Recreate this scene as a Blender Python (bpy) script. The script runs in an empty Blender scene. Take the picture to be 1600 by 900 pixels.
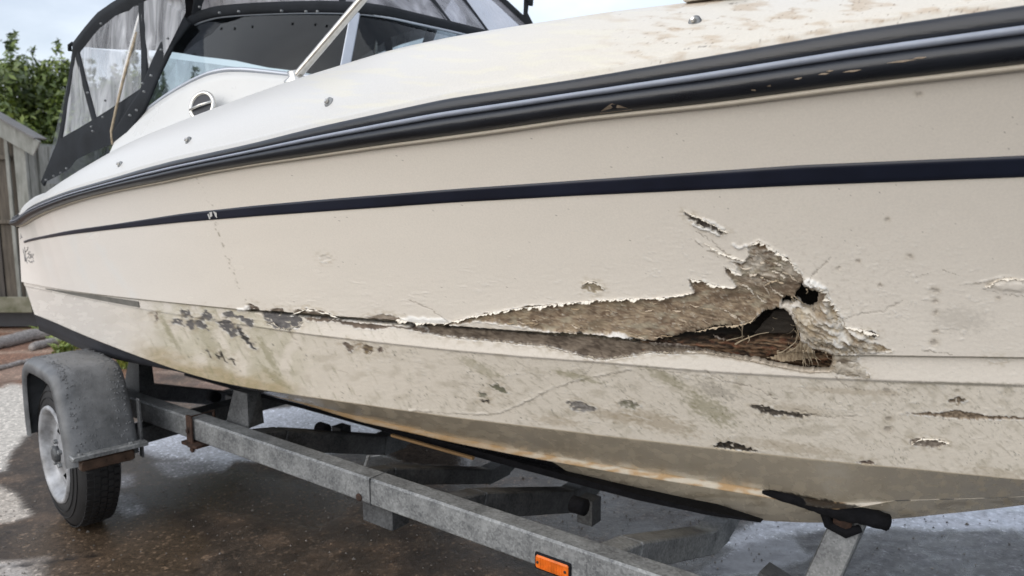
import bpy, math, random
import numpy as np
random.seed(4); rng = np.random.default_rng(7)
SC = bpy.context.scene; COL = SC.collection
rad = math.radians
# ------------------------------------------------------------------ camera
CZ = 1.43; PITCH = rad(8.1); FPX = 1200.0
cam_d = bpy.data.cameras.new('camera'); cam = bpy.data.objects.new('camera', cam_d); COL.objects.link(cam)
cam_d.sensor_width = 36; cam_d.lens = 36*FPX/1600; cam_d.clip_start = .05; cam_d.clip_end = 2000
cam_d.dof.use_dof = True; cam_d.dof.focus_distance = 1.85; cam_d.dof.aperture_fstop = 4.5
cam.location = (0, 0, CZ); cam.rotation_euler = (rad(90)-PITCH, 0, 0); SC.camera = cam
# ------------------------------------------------------------------ sky and sun (overcast)
SUN_EL, SUN_AZ = 29, 226        # azimuth clockwise from +Y: behind the camera, to its left
w = bpy.data.worlds.new('World'); SC.world = w; w.use_nodes = True
nt = w.node_tree; nt.nodes.clear()
def wn(t): return nt.nodes.new(t)
out = wn('ShaderNodeOutputWorld'); add = wn('ShaderNodeAddShader')
sky = wn('ShaderNodeTexSky'); sky.sky_type = 'NISHITA'; sky.sun_disc = False
sky.sun_elevation = rad(SUN_EL); sky.sun_rotation = rad(SUN_AZ)
b1 = wn('ShaderNodeBackground'); b1.inputs[1].default_value = .05
nt.links.new(sky.outputs[0], b1.inputs[0])
tc = wn('ShaderNodeTexCoord'); sep = wn('ShaderNodeSeparateXYZ'); nt.links.new(tc.outputs['Generated'], sep.inputs[0])
mp = wn('ShaderNodeMapping'); mp.inputs['Scale'].default_value = (1, 1, 2.6); nt.links.new(tc.outputs['Generated'], mp.inputs[0])
nz = wn('ShaderNodeTexNoise'); nz.inputs['Scale'].default_value = 2.6; nz.inputs['Detail'].default_value = 7; nz.inputs['Roughness'].default_value = .55
nt.links.new(mp.outputs[0], nz.inputs[0])
cr = wn('ShaderNodeValToRGB'); cr.color_ramp.elements[0].position = .32; cr.color_ramp.elements[1].position = .68
cr.color_ramp.elements[0].color = (.35, .375, .43, 1); cr.color_ramp.elements[1].color = (.72, .735, .765, 1)
nt.links.new(nz.outputs[0], cr.inputs[0])
mr = wn('ShaderNodeMapRange'); mr.inputs[1].default_value = 0; mr.inputs[2].default_value = 1; mr.inputs[3].default_value = 1.0; mr.inputs[4].default_value = 1.3
nt.links.new(sep.outputs[2], mr.inputs[0])
b2 = wn('ShaderNodeBackground'); nt.links.new(cr.outputs[0], b2.inputs[0]); nt.links.new(mr.outputs[0], b2.inputs[1])
nt.links.new(b1.outputs[0], add.inputs[0]); nt.links.new(b2.outputs[0], add.inputs[1]); nt.links.new(add.outputs[0], out.inputs[0])
sd_ = bpy.data.lights.new('sun', 'SUN'); sd_.energy = 1.5; sd_.angle = rad(80); sd_.color = (1, .965, .91)
sun = bpy.data.objects.new('sun', sd_); COL.objects.link(sun)
sun.rotation_euler = (rad(90-SUN_EL), 0, rad(180-SUN_AZ))
SC.view_settings.view_transform = 'Standard'; SC.view_settings.look = 'None'; SC.view_settings.exposure = 0.36; SC.view_settings.gamma = 1
# ------------------------------------------------------------------ frame of boat and trailer: b forward (bow), n away from camera
ROT = rad(-37); BX = (math.cos(ROT), math.sin(ROT)); NX = (-math.sin(ROT), math.cos(ROT)); CL = 2.4
cp_, sp_ = math.cos(PITCH), math.sin(PITCH)
def ray(px, py):
    u = px-800.; v = 450.-py; h = FPX*cp_+v*sp_; z = -FPX*sp_+v*cp_
    return u*BX[0]+h*BX[1], u*NX[0]+h*NX[1], z
def hn(px, py, n):
    r = ray(px, py); k = n/r[1]; return (r[0]*k, n, CZ+r[2]*k)
def proj(b, n, z):
    x = b*BX[0]+n*NX[0]; y = b*BX[1]+n*NX[1]; return projw(x, y, z)
def projw(x, y, z):
    zz = z-CZ; f = np.maximum(y*cp_-zz*sp_, .05); u = y*sp_+zz*cp_
    return 800+FPX*x/f, 450-FPX*u/f
# ------------------------------------------------------------------ noise
PT = np.random.default_rng(12345).permutation(4096).astype(np.int32); _a = np.random.default_rng(99).uniform(0, 2*np.pi, 4096); GT_ = np.stack([np.cos(_a), np.sin(_a)], 1).astype(np.float32)
def perlin(x, y, seed=0):
    x = np.asarray(x, np.float32); y = np.asarray(y, np.float32)
    xi = np.floor(x).astype(np.int32); yi = np.floor(y).astype(np.int32); xf = x-xi; yf = y-yi
    sx = int(seed*131 % 4093)
    def g(ix, iy, dx, dy):
        h = PT[(PT[(ix+sx) & 4095]+iy) & 4095]
        return GT_[h, 0]*dx+GT_[h, 1]*dy
    u = xf*xf*xf*(xf*(xf*6-15)+10); v = yf*yf*yf*(yf*(yf*6-15)+10)
    n00 = g(xi, yi, xf, yf); n10 = g(xi+1, yi, xf-1, yf); n01 = g(xi, yi+1, xf, yf-1); n11 = g(xi+1, yi+1, xf-1, yf-1)
    return ((n00*(1-u)+n10*u)*(1-v)+(n01*(1-u)+n11*u)*v)*1.5
def fbm(x, y, o=4, seed=0, r=.5):
    s = 0; a = 1; t = 0
    for i in range(o):
        s = s+a*perlin(x*2**i, y*2**i, seed+i*17); t += a; a *= r
    return s/t
def sst(x, a, b):
    t = np.clip((x-a)/(b-a), 0, 1); return t*t*(3-2*t)
def sdf(X, Y, poly, margin=26):
    poly = np.array(poly, float); out = np.full(X.shape, 99.)
    m = (X > poly[:, 0].min()-margin) & (X < poly[:, 0].max()+margin) & (Y > poly[:, 1].min()-margin) & (Y < poly[:, 1].max()+margin)
    x = X[m]; y = Y[m]
    if not x.size: return out
    d = np.full(x.shape, 1e9); ins = np.zeros(x.shape, bool); n = len(poly)
    for i in range(n):
        x1, y1 = poly[i]; x2, y2 = poly[(i+1) % n]; ex, ey = x2-x1, y2-y1
        t = np.clip(((x-x1)*ex+(y-y1)*ey)/(ex*ex+ey*ey+1e-9), 0, 1)
        d = np.minimum(d, (x-x1-t*ex)**2+(y-y1-t*ey)**2)
        c = (y1 > y) != (y2 > y)
        if y1 != y2: ins ^= c & (x < (x2-x1)*(y-y1)/(y2-y1)+x1)
    d = np.sqrt(d); out[m] = np.where(ins, -d, d); return out
def dline(X, Y, pts, margin=30):
    pts = np.array(pts, float); out = np.full(X.shape, 99.)
    m = (X > pts[:, 0].min()-margin) & (X < pts[:, 0].max()+margin) & (Y > pts[:, 1].min()-margin) & (Y < pts[:, 1].max()+margin)
    x = X[m]; y = Y[m]
    if not x.size: return out
    d = np.full(x.shape, 1e9)
    for i in range(len(pts)-1):
        x1, y1 = pts[i]; ex, ey = pts[i+1]-pts[i]
        t = np.clip(((x-x1)*ex+(y-y1)*ey)/(ex*ex+ey*ey+1e-9), 0, 1)
        d = np.minimum(d, (x-x1-t*ex)**2+(y-y1-t*ey)**2)
    out[m] = np.sqrt(d); return out
# ------------------------------------------------------------------ materials
def lin(r, g, b): return tuple(((c/255)/12.92 if c <= 10 else ((c/255+.055)/1.055)**2.4) for c in (r, g, b))
def new_mat(name):
    m = bpy.data.materials.new(name); m.use_nodes = True; return m, m.node_tree, m.node_tree.nodes['Principled BSDF']
def mat(name, col, rough=.5, metal=0, var=.12, scale=8, bump=0, bscale=60, col2=None, lo=.45, hi=.6, coords='Object', stretch=(1, 1, 1), spec=.5, rvar=.1, coat=0):
    m, t, p = new_mat(name); L = t.links.new
    c = t.nodes.new('ShaderNodeTexCoord'); mpg = t.nodes.new('ShaderNodeMapping'); mpg.inputs['Scale'].default_value = stretch; L(c.outputs[coords], mpg.inputs[0])
    n = t.nodes.new('ShaderNodeTexNoise'); n.inputs['Scale'].default_value = scale; n.inputs['Detail'].default_value = 8; n.inputs['Roughness'].default_value = .62
    L(mpg.outputs[0], n.inputs[0])
    r = t.nodes.new('ShaderNodeValToRGB'); r.color_ramp.elements[0].position = lo-.12; r.color_ramp.elements[1].position = hi+.08
    a = tuple(x*(1-var) for x in col); b = col2 or tuple(min(x*(1+var), .9) for x in col)
    r.color_ramp.elements[0].color = (*a, 1); r.color_ramp.elements[1].color = (*b, 1); L(n.outputs[0], r.inputs[0]); L(r.outputs[0], p.inputs['Base Color'])
    mr = t.nodes.new('ShaderNodeMapRange'); mr.inputs[3].default_value = max(rough-rvar, .02); mr.inputs[4].default_value = min(rough+rvar, 1); L(n.outputs[0], mr.inputs[0]); L(mr.outputs[0], p.inputs['Roughness'])
    p.inputs['Metallic'].default_value = metal; p.inputs['Specular IOR Level'].default_value = spec; p.inputs['Coat Weight'].default_value = coat
    if bump:
        n2 = t.nodes.new('ShaderNodeTexNoise'); n2.inputs['Scale'].default_value = bscale; n2.inputs['Detail'].default_value = 5; L(mpg.outputs[0], n2.inputs[0])
        bm_ = t.nodes.new('ShaderNodeBump'); bm_.inputs['Strength'].default_value = min(bump, 1); bm_.inputs['Distance'].default_value = .004; L(n2.outputs[0], bm_.inputs['Height']); L(bm_.outputs[0], p.inputs['Normal'])
    return m
def attr_mat(name, bump=.15, bscale=220, spec=.5, coat=0, vr=.10, bd=.002):
    m, t, p = new_mat(name); L = t.links.new
    a = t.nodes.new('ShaderNodeAttribute'); a.attribute_name = 'paint'; r = t.nodes.new('ShaderNodeAttribute'); r.attribute_name = 'rgh'
    c = t.nodes.new('ShaderNodeTexCoord'); n = t.nodes.new('ShaderNodeTexNoise'); n.inputs['Scale'].default_value = bscale; n.inputs['Detail'].default_value = 6; n.inputs['Roughness'].default_value = .7
    L(c.outputs['Object'], n.inputs[0])
    mr = t.nodes.new('ShaderNodeMapRange'); mr.inputs[1].default_value = .2; mr.inputs[2].default_value = .8; mr.inputs[3].default_value = 1-vr*1.5; mr.inputs[4].default_value = 1+vr*1.5; L(n.outputs[0], mr.inputs[0])
    mx = t.nodes.new('ShaderNodeVectorMath'); mx.operation = 'SCALE'; L(a.outputs['Color'], mx.inputs[0]); L(mr.outputs[0], mx.inputs['Scale']); L(mx.outputs[0], p.inputs['Base Color'])
    L(r.outputs['Fac'], p.inputs['Roughness']); p.inputs['Specular IOR Level'].default_value = spec
    if bd > .004:
        nf = t.nodes.new('ShaderNodeTexNoise'); nf.inputs['Scale'].default_value = 150; nf.inputs['Detail'].default_value = 5; nf.inputs['Roughness'].default_value = .8; L(c.outputs['Object'], nf.inputs[0])
        vf = t.nodes.new('ShaderNodeTexVoronoi'); vf.inputs['Scale'].default_value = 95; L(c.outputs['Object'], vf.inputs['Vector']); sf = t.nodes.new('ShaderNodeSeparateColor'); L(vf.outputs['Color'], sf.inputs[0])
        m1 = t.nodes.new('ShaderNodeMapRange'); m1.inputs[1].default_value = .25; m1.inputs[2].default_value = .75; m1.inputs[3].default_value = .25; m1.inputs[4].default_value = 1.75; L(nf.outputs[0], m1.inputs[0])
        m2 = t.nodes.new('ShaderNodeMapRange'); m2.inputs[1].default_value = .86; m2.inputs[2].default_value = 1; m2.inputs[3].default_value = 1; m2.inputs[4].default_value = 2.6; L(sf.outputs[0], m2.inputs[0])
        mm2 = t.nodes.new('ShaderNodeMath'); mm2.operation = 'MULTIPLY'; L(m1.outputs[0], mm2.inputs[0]); L(m2.outputs[0], mm2.inputs[1])
        m4 = t.nodes.new('ShaderNodeVectorMath'); m4.operation = 'SCALE'; L(mx.outputs[0], m4.inputs[0]); L(mm2.outputs[0], m4.inputs['Scale'])
        sm_ = t.nodes.new('ShaderNodeMapRange'); sm_.inputs[1].default_value = .05; sm_.inputs[2].default_value = .16; L(r.outputs['Fac'], sm_.inputs[0]); mq = t.nodes.new('ShaderNodeMix'); mq.data_type = 'RGBA'; L(sm_.outputs[0], mq.inputs[0]); L(mx.outputs[0], mq.inputs[6]); L(m4.outputs[0], mq.inputs[7]); L(mq.outputs[2], p.inputs['Base Color'])
        ad = t.nodes.new('ShaderNodeMath'); ad.operation = 'MULTIPLY_ADD'; ad.inputs[1].default_value = .5; L(nf.outputs[0], ad.inputs[0]); L(n.outputs[0], ad.inputs[2]); bh_src = ad
    b = t.nodes.new('ShaderNodeBump'); b.inputs['Strength'].default_value = bump
    if bd > .004:
        mm = t.nodes.new('ShaderNodeMath'); mm.operation = 'MULTIPLY'; mm.inputs[1].default_value = 2.0; mm.use_clamp = True; L(r.outputs['Fac'], mm.inputs[0]); L(mm.outputs[0], b.inputs['Strength'])
    if 1: b.inputs['Distance'].default_value = bd; L((bh_src if bd > .004 else n).outputs[0], b.inputs['Height']); L(b.outputs[0], p.inputs['Normal'])
    return m
M = {}
M['gel'] = attr_mat('weathered_gelcoat', bump=.05, vr=.05); M['ground'] = attr_mat('wet_concrete', spec=.5, bump=1.0, bscale=38, vr=.45, bd=.006)
M['rot'] = attr_mat('rotten_laminate', bump=.8, bscale=160, spec=.3)
M['white'] = mat('white_gelcoat', (.60, .60, .585), .3, var=.04, scale=3)
M['rubber'] = mat('rub_rail_vinyl', (.011, .013, .019), .30, var=.3, scale=14, bump=.1, bscale=90, col2=(.019, .022, .029), stretch=(.3, 3, 3))
M['rail_insert'] = mat('rail_insert', (.25, .275, .33), .34, .0, var=.10, scale=20)
M['navy'] = mat('navy_stripe', (.008, .011, .024), .34, var=.25, scale=6)
def galv(name, c1, c2, metal=.35):
    m, t, p = new_mat(name); L = t.links.new; c = t.nodes.new('ShaderNodeTexCoord'); v = t.nodes.new('ShaderNodeTexVoronoi'); v.inputs['Scale'].default_value = 150; L(c.outputs['Object'], v.inputs['Vector'])
    n = t.nodes.new('ShaderNodeTexNoise'); n.inputs['Scale'].default_value = 9; n.inputs['Detail'].default_value = 9; n.inputs['Roughness'].default_value = .7; L(c.outputs['Object'], n.inputs[0])
    sp = t.nodes.new('ShaderNodeSeparateColor'); L(v.outputs['Color'], sp.inputs[0]); a = t.nodes.new('ShaderNodeMath'); a.operation = 'MULTIPLY_ADD'; a.inputs[1].default_value = .22; L(sp.outputs[0], a.inputs[0]); L(n.outputs[0], a.inputs[2])
    r = t.nodes.new('ShaderNodeValToRGB'); r.color_ramp.elements[0].position = .42; r.color_ramp.elements[1].position = .88; r.color_ramp.elements[0].color = (*c1, 1); r.color_ramp.elements[1].color = (*c2, 1); L(a.outputs[0], r.inputs[0])
    n3 = t.nodes.new('ShaderNodeTexNoise'); n3.inputs['Scale'].default_value = 5; n3.inputs['Detail'].default_value = 10; n3.inputs['Roughness'].default_value = .75; L(c.outputs['Object'], n3.inputs[0])
    r3 = t.nodes.new('ShaderNodeMapRange'); r3.inputs[1].default_value = .60; r3.inputs[2].default_value = .72; r3.inputs[4].default_value = .55; L(n3.outputs[0], r3.inputs[0]); mx = t.nodes.new('ShaderNodeMix'); mx.data_type = 'RGBA'; L(r3.outputs[0], mx.inputs[0]); L(r.outputs[0], mx.inputs[6]); mx.inputs[7].default_value = (c1[0]*.5+.01, c1[1]*.42, c1[2]*.34, 1); L(mx.outputs[2], p.inputs['Base Color'])
    mr = t.nodes.new('ShaderNodeMapRange'); mr.inputs[3].default_value = .35; mr.inputs[4].default_value = .68; L(a.outputs[0], mr.inputs[0]); L(mr.outputs[0], p.inputs['Roughness']); p.inputs['Metallic'].default_value = metal
    b = t.nodes.new('ShaderNodeBump'); b.inputs['Strength'].default_value = .35; b.inputs['Distance'].default_value = .002; L(a.outputs[0], b.inputs['Height']); L(b.outputs[0], p.inputs['Normal']); return m
M['galv'] = galv('galvanised_steel', (.11, .115, .12), (.35, .36, .36))
M['galv_dark'] = galv('dull_galvanised_steel', (.04, .042, .045), (.14, .145, .15))
M['black'] = mat('black_carpet', (.010, .010, .012), .9, var=.4, scale=30, bump=.5, bscale=300, spec=.2)
M['blackbot'] = mat('black_bottom_paint', (.024, .026, .033), .55, var=.3, scale=9)
M['rust'] = mat('rusty_steel', (.035, .022, .016), .8, .2, var=.6, scale=50, bump=.5, bscale=200, col2=(.085, .045, .03))
M['tyre'] = mat('tyre_rubber', (.010, .010, .011), .62, var=.3, scale=20, bump=.25, bscale=150)
M['rim'] = mat('painted_wheel_rim', (.20, .195, .19), .4, .15, var=.5, scale=11, bump=.1, col2=(.42, .43, .45), lo=.42, hi=.55)
M['plastic'] = mat('grey_mudguard_plastic', (.10, .105, .11), .42, var=.25, scale=14, bump=.25, bscale=60, col2=(.16, .165, .172))
M['orange'] = mat('orange_reflector', (.62, .13, .01), .30, var=.3, scale=30, bump=.3, bscale=220)
M['amber'] = mat('dirty_amber_lens', (.05, .03, .02), .3, var=.5, scale=30)
M['canvas'] = mat('black_canvas', (.012, .0145, .018), .85, var=.25, scale=10, bump=.4, bscale=200, col2=(.020, .023, .028), spec=.25)
M['steel'] = mat('stainless_steel', (.62, .60, .56), .2, .85, var=.15, scale=14, stretch=(6, 6, .6))
M['alu'] = mat('window_frame_aluminium', (.42, .45, .50), .35, .5, var=.1)
M['scuffed'] = mat('scraped_strake', (.62, .56, .46), .6, var=.12, scale=22, col2=(.45, .27, .13), lo=.5, hi=.78, bump=.3)
M['fibre'] = mat('frayed_fibre', (.36, .29, .20), .8, var=.35, scale=60)
M['dash'] = mat('white_cabin_liner', (.60, .63, .64), .5, var=.05)
M['leafD'] = None
def glassy(name, tint, alpha, rough, streak=None, hi=.85):
    m = bpy.data.materials.new(name); m.use_nodes = True; t = m.node_tree; t.nodes.clear(); L = t.links.new
    o = t.nodes.new('ShaderNodeOutputMaterial'); tr = t.nodes.new('ShaderNodeBsdfTransparent'); tr.inputs[0].default_value = (*tint, 1)
    p = t.nodes.new('ShaderNodeBsdfPrincipled'); p.inputs['Roughness'].default_value = rough
    mx = t.nodes.new('ShaderNodeMixShader')
    if streak:
        c = t.nodes.new('ShaderNodeTexCoord'); mg = t.nodes.new('ShaderNodeMapping'); mg.inputs['Scale'].default_value = streak[0]; L(c.outputs['Object'], mg.inputs[0])
        n = t.nodes.new('ShaderNodeTexNoise'); n.inputs['Scale'].default_value = streak[1]; n.inputs['Detail'].default_value = 7; n.inputs['Roughness'].default_value = .6; n.inputs['Distortion'].default_value = .6; L(mg.outputs[0], n.inputs[0])
        r = t.nodes.new('ShaderNodeMapRange'); r.inputs[1].default_value = .3; r.inputs[2].default_value = .7; r.inputs[3].default_value = alpha; r.inputs[4].default_value = hi; L(n.outputs[0], r.inputs[0]); L(r.outputs[0], mx.inputs[0])
        cr = t.nodes.new('ShaderNodeValToRGB'); cr.color_ramp.elements[0].position = .3; cr.color_ramp.elements[1].position = .72
        cr.color_ramp.elements[0].color = (*streak[2], 1); cr.color_ramp.elements[1].color = (*streak[3], 1); L(n.outputs[0], cr.inputs[0]); L(cr.outputs[0], p.inputs['Base Color'])
    else:
        fr = t.nodes.new('ShaderNodeFresnel'); fr.inputs[0].default_value = 1.5
        ad = t.nodes.new('ShaderNodeMath'); ad.operation = 'ADD'; ad.operation = 'MULTIPLY_ADD'; ad.inputs[1].default_value = .6; ad.inputs[2].default_value = alpha; ad.use_clamp = True; L(fr.outputs[0], ad.inputs[0]); L(ad.outputs[0], mx.inputs[0])
        p.inputs['Base Color'].default_value = (.02, .035, .04, 1); p.inputs['Metallic'].default_value = 0
        g = t.nodes.new('ShaderNodeBsdfGlossy'); g.inputs['Roughness'].default_value = rough; g.inputs[0].default_value = (.9, .95, 1, 1); p = g
    L(tr.outputs[0], mx.inputs[1]); L(p.outputs[0], mx.inputs[2]); L(mx.outputs[0], o.inputs[0]); return m
M['vinyl'] = glassy('cloudy_clear_vinyl', (.93, .94, .96), .16, .3, ((2.2, 2.2, .45), 5, (.42, .43, .46), (.80, .81, .84)), .62)
M['vinyl2'] = glassy('smoky_clear_vinyl', (.7, .7, .74), .30, .25, ((2.0, 2.0, .8), 4, (.20, .20, .22), (.50, .50, .54)), .7)
M['glass'] = glassy('tinted_windscreen_glass', (.58, .66, .68), .0, .02)
# ------------------------------------------------------------------ object helpers
class Root:
    def __init__(s, name, label, cat, loc, rot=ROT, boatframe=True, group=None):
        s.o = bpy.data.objects.new(name, None); COL.objects.link(s.o); s.loc = loc
        s.o.empty_display_size = .2
        if boatframe: s.o.location = (loc[0]*BX[0]+loc[1]*NX[0], loc[0]*BX[1]+loc[1]*NX[1], loc[2])
        else: s.o.location = loc
        s.o.rotation_euler = (0, 0, rot); s.o['label'] = label; s.o['category'] = cat
        if group: s.o['group'] = group
def link_mesh(name, V, F, m, root=None, parent=None, smooth=True, label=None, mi=None):
    me = bpy.data.meshes.new(name); V = np.asarray(V, float)
    if root: V = V-np.array(root.loc)
    if isinstance(F, np.ndarray) and F.ndim == 2:
        k = F.shape[1]; me.vertices.add(len(V)); me.vertices.foreach_set('co', V.astype(np.float32).ravel())
        me.loops.add(F.size); me.loops.foreach_set('vertex_index', F.astype(np.int32).ravel())
        me.polygons.add(len(F)); me.polygons.foreach_set('loop_start', np.arange(0, F.size, k, dtype=np.int32)); me.update(calc_edges=True)
    else: me.from_pydata([tuple(v) for v in V], [], F)
    for mm in (m if isinstance(m, (list, tuple)) else [m]): me.materials.append(mm)
    if mi is not None: me.polygons.foreach_set('material_index', np.asarray(mi, np.int32))
    if smooth: me.shade_smooth()
    me.validate(); me.update()
    o = bpy.data.objects.new(name, me); COL.objects.link(o)
    if parent is not None: o.parent = parent
    elif root: o.parent = root.o
    if label: o['label'] = label
    return o
def set_attrs(o, col, rgh):
    me = o.data; a = me.attributes.new('paint', 'FLOAT_COLOR', 'POINT')
    c = np.ones((len(col), 4), np.float32); c[:, :3] = col; a.data.foreach_set('color', c.ravel())
    b = me.attributes.new('rgh', 'FLOAT', 'POINT'); b.data.foreach_set('value', np.asarray(rgh, np.float32).ravel())
class MB:
    def __init__(s): s.v = []; s.f = []
    def add(s, V, F):
        k = len(s.v); s.v += [tuple(map(float, v)) for v in V]; s.f += [tuple(i+k for i in f) for f in F]; return s
    def box(s, x0, x1, y0, y1, z0, z1, bev=.0):
        if bev <= 0:
            V = [(x, y, z) for x in (x0, x1) for y in (y0, y1) for z in (z0, z1)]
            return s.add(V, [(0, 1, 3, 2), (4, 6, 7, 5), (0, 4, 5, 1), (2, 3, 7, 6), (0, 2, 6, 4), (1, 5, 7, 3)])
        e = bev; ring = lambda x, q: [(x, y0+q, z0+q+e), (x, y0+q, z1-q-e), (x, y0+q+e, z1-q), (x, y1-q-e, z1-q), (x, y1-q, z1-q-e), (x, y1-q, z0+q+e), (x, y1-q-e, z0+q), (x, y0+q+e, z0+q)]
        V = ring(x0, e*.6)+ring(x0+e, 0)+ring(x1-e, 0)+ring(x1, e*.6); F = []
        for r in range(3):
            for i in range(8): F.append((r*8+i, r*8+(i+1) % 8, r*8+8+(i+1) % 8, r*8+8+i))
        F += [tuple(range(7, -1, -1)), tuple(range(24, 32))]; return s.add(V, F)
    def obox(s, p0, p1, w, h, up=(0, 0, 1), bev=0):
        # box whose axis runs p0 -> p1, width w sideways, h along up
        p0, p1 = np.array(p0, float), np.array(p1, float); d = p1-p0; L = np.linalg.norm(d); d /= L
        sdv = np.cross(d, up); sdv /= np.linalg.norm(sdv); u = np.cross(sdv, d)
        t = MB().box(0, L, -w/2, w/2, -h/2, h/2, bev)
        return s.add([p0+d*v[0]+sdv*v[1]+u*v[2] for v in t.v], t.f)
    def tube(s, pts, r, k=8, cap=True, closed=False):
        pts = np.array(pts, float); n = len(pts); rr = np.broadcast_to(np.asarray(r, float), (n,)); V = []; F = []
        prev = None
        for i in range(n):
            if closed: t = pts[(i+1) % n]-pts[i-1]
            else: t = pts[min(i+1, n-1)]-pts[max(i-1, 0)]
            t = t/(np.linalg.norm(t)+1e-12)
            if prev is None:
                a = np.array((0, 0, 1.)) if abs(t[2]) < .9 else np.array((1., 0, 0)); u = np.cross(t, a)
            else: u = prev-t*np.dot(prev, t)
            u = u/np.linalg.norm(u); prev = u; q = np.cross(t, u)
            for j in range(k): V.append(pts[i]+rr[i]*(u*math.cos(2*math.pi*j/k)+q*math.sin(2*math.pi*j/k)))
        for i in range(n if closed else n-1):
            for j in range(k): a = i*k; b_ = ((i+1) % n)*k; F.append((a+j, a+(j+1) % k, b_+(j+1) % k, b_+j))
        if cap and not closed: F += [tuple(range(k-1, -1, -1)), tuple((n-1)*k+j for j in range(k))]
        return s.add(V, F)
    def lathe(s, c, ax, prof, k=32, caps=True):
        # prof: (distance along ax, radius)
        c = np.array(c, float); ax = np.array(ax, float); ax /= np.linalg.norm(ax)
        a = np.array((0, 0, 1.)) if abs(ax[2]) < .9 else np.array((1., 0, 0)); u = np.cross(ax, a); u /= np.linalg.norm(u); q = np.cross(ax, u)
        V = []; F = []; n = len(prof)
        for (d, r) in prof:
            for j in range(k): V.append(c+ax*d+r*(u*math.cos(2*math.pi*j/k)+q*math.sin(2*math.pi*j/k)))
        for i in range(n-1):
            for j in range(k): F.append((i*k+j, i*k+(j+1) % k, (i+1)*k+(j+1) % k, (i+1)*k+j))
        if caps: F += [tuple(range(k-1, -1, -1)), tuple((n-1)*k+j for j in range(k))]
        return s.add(V, F)
    def build(s, name, m, root=None, parent=None, smooth=False, label=None):
        return link_mesh(name, s.v, s.f, m, root, parent, smooth, label)
def grid_faces(nr, nc):
    i = np.arange(nr-1)[:, None]*nc+np.arange(nc-1)[None, :]
    return np.stack([i, i+1, i+nc+1, i+nc], -1).reshape(-1, 4)
# ------------------------------------------------------------------ boat hull lines
PL = {  # image lines, lifted onto the hull's own plan shape
 'L1': [(0, 365), (20, 350), (54, 322), (108, 299), (180, 279), (253, 257), (400, 225), (500, 200), (700, 157), (900, 127), (1119, 90), (1338, 52), (1600, 13), (1700, -1)],
 'L2': [(0, 376), (22, 363), (54, 340), (108, 317), (180, 298), (253, 284), (325, 269), (400, 256), (600, 226), (800, 199), (900, 184), (1119, 160), (1338, 131), (1600, 100), (1700, 88)],
 'L4': [(30, 441), (41, 442), (69, 447), (133, 457), (219, 467), (387, 484), (510, 495), (637, 504), (700, 511), (825, 520), (1000, 534), (1100, 544), (1310, 554), (1600, 558), (1700, 559)],
 'L5': [(30, 446), (70, 452), (133, 466), (220, 482), (390, 508), (476, 521), (580, 533), (700, 546), (825, 557), (975, 568), (1100, 579), (1310, 591), (1600, 601), (1700, 604)],
 'L6': [(48, 486), (58, 492), (111, 516), (189, 547), (240, 566), (300, 587), (360, 602), (420, 611), (469, 618), (616, 639), (700, 651), (825, 666), (937, 680), (1100, 699), (1300, 721), (1450, 735), (1600, 750), (1700, 758)],
 'L7': [(300, 588), (463, 625), (553, 648), (650, 668), (700, 680), (825, 704), (950, 725), (1100, 749), (1200, 765), (1310, 783), (1400, 797), (1600, 815)],
 'L0': [(0, 345), (60, 312), (130, 262), (200, 222), (330, 170), (450, 128), (600, 82), (700, 61), (820, 42), (940, 24), (1060, 10), (1300, -15), (1600, -50), (1700, -60)],
}
HB = np.array([-4.05, -3.6, -3.0, -2.0, -1.0, -.1, .4])
HH = {'L1': [.87, 1.03, 1.10, 1.14, 1.12, 1.02, .92], 'L2': [.87, 1.03, 1.10, 1.14, 1.12, 1.02, .92],
      'L4': [.89, .96, 1.0, .99, .90, .71, .57], 'L5': [.885, .95, .985, .97, .88, .68, .54],
      'L6': [.86, .89, .90, .86, .73, .54, .42], 'L7': [.40, .39, .38, .34, .28, .20, .15], 'L0': [.80, .87, .93, .96, .96, .86, .76]}
def hfun(k, b):
    from numpy import interp
    # smooth interpolation: averaged linear
    b = np.asarray(b, float); s = 0
    for d in (-.3, -.15, 0, .15, .3): s = s+interp(b+d, HB, HH[k])
    return s/5
def lift(k, b):
    h = hfun(k, b); n = CL-h; lo = np.full(b.shape, .1); hi = np.full(b.shape, 2.6)
    xs = [p[0] for p in PL[k]]; ys = [p[1] for p in PL[k]]
    for _ in range(40):
        z = (lo+hi)/2; X, Y = proj(b, n, z); T = np.interp(X, xs, ys)
        up = Y > T; lo = np.where(up, z, lo); hi = np.where(up, hi, z)
    z = (lo+hi)/2
    return n, z
# columns
xs_t = [14.]
while xs_t[-1] < 1665:
    x = xs_t[-1]; xs_t.append(x+(1.7 if 1020 < x < 1400 else 2.1 if 370 < x else 2.6))
tab_b = np.linspace(-4.6, .3, 4000); tab_x = proj(tab_b, 1.5, 1.0)[0]
bs = np.interp(xs_t, tab_x, tab_b); bs = np.concatenate([[-4.05], bs[bs > -4.045]]); B0 = bs[-1]; NM = len(bs)
KL = {k: lift(k, bs) for k in PL}
def smooth1(a, w=7):
    k = np.ones(w)/w; p = np.concatenate([a[:1].repeat(w//2), a, a[-1:].repeat(w//2)]); return np.convolve(p, k, 'valid')
for k in KL: KL[k] = (KL[k][0], smooth1(smooth1(KL[k][1], 31 if k != 'L1' else 21), 21))
keel_z = np.interp(bs, [-4.1, -2, -1.2, -1, -.78, -.64, -.51, -.35, -.2, -.08, .1], [.275, .275, .278, .29, .32, .352, .39, .45, .51, .56, .65])
keel_z = smooth1(keel_z, 25)
KL['L8'] = (np.full(NM, CL), keel_z)
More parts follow.
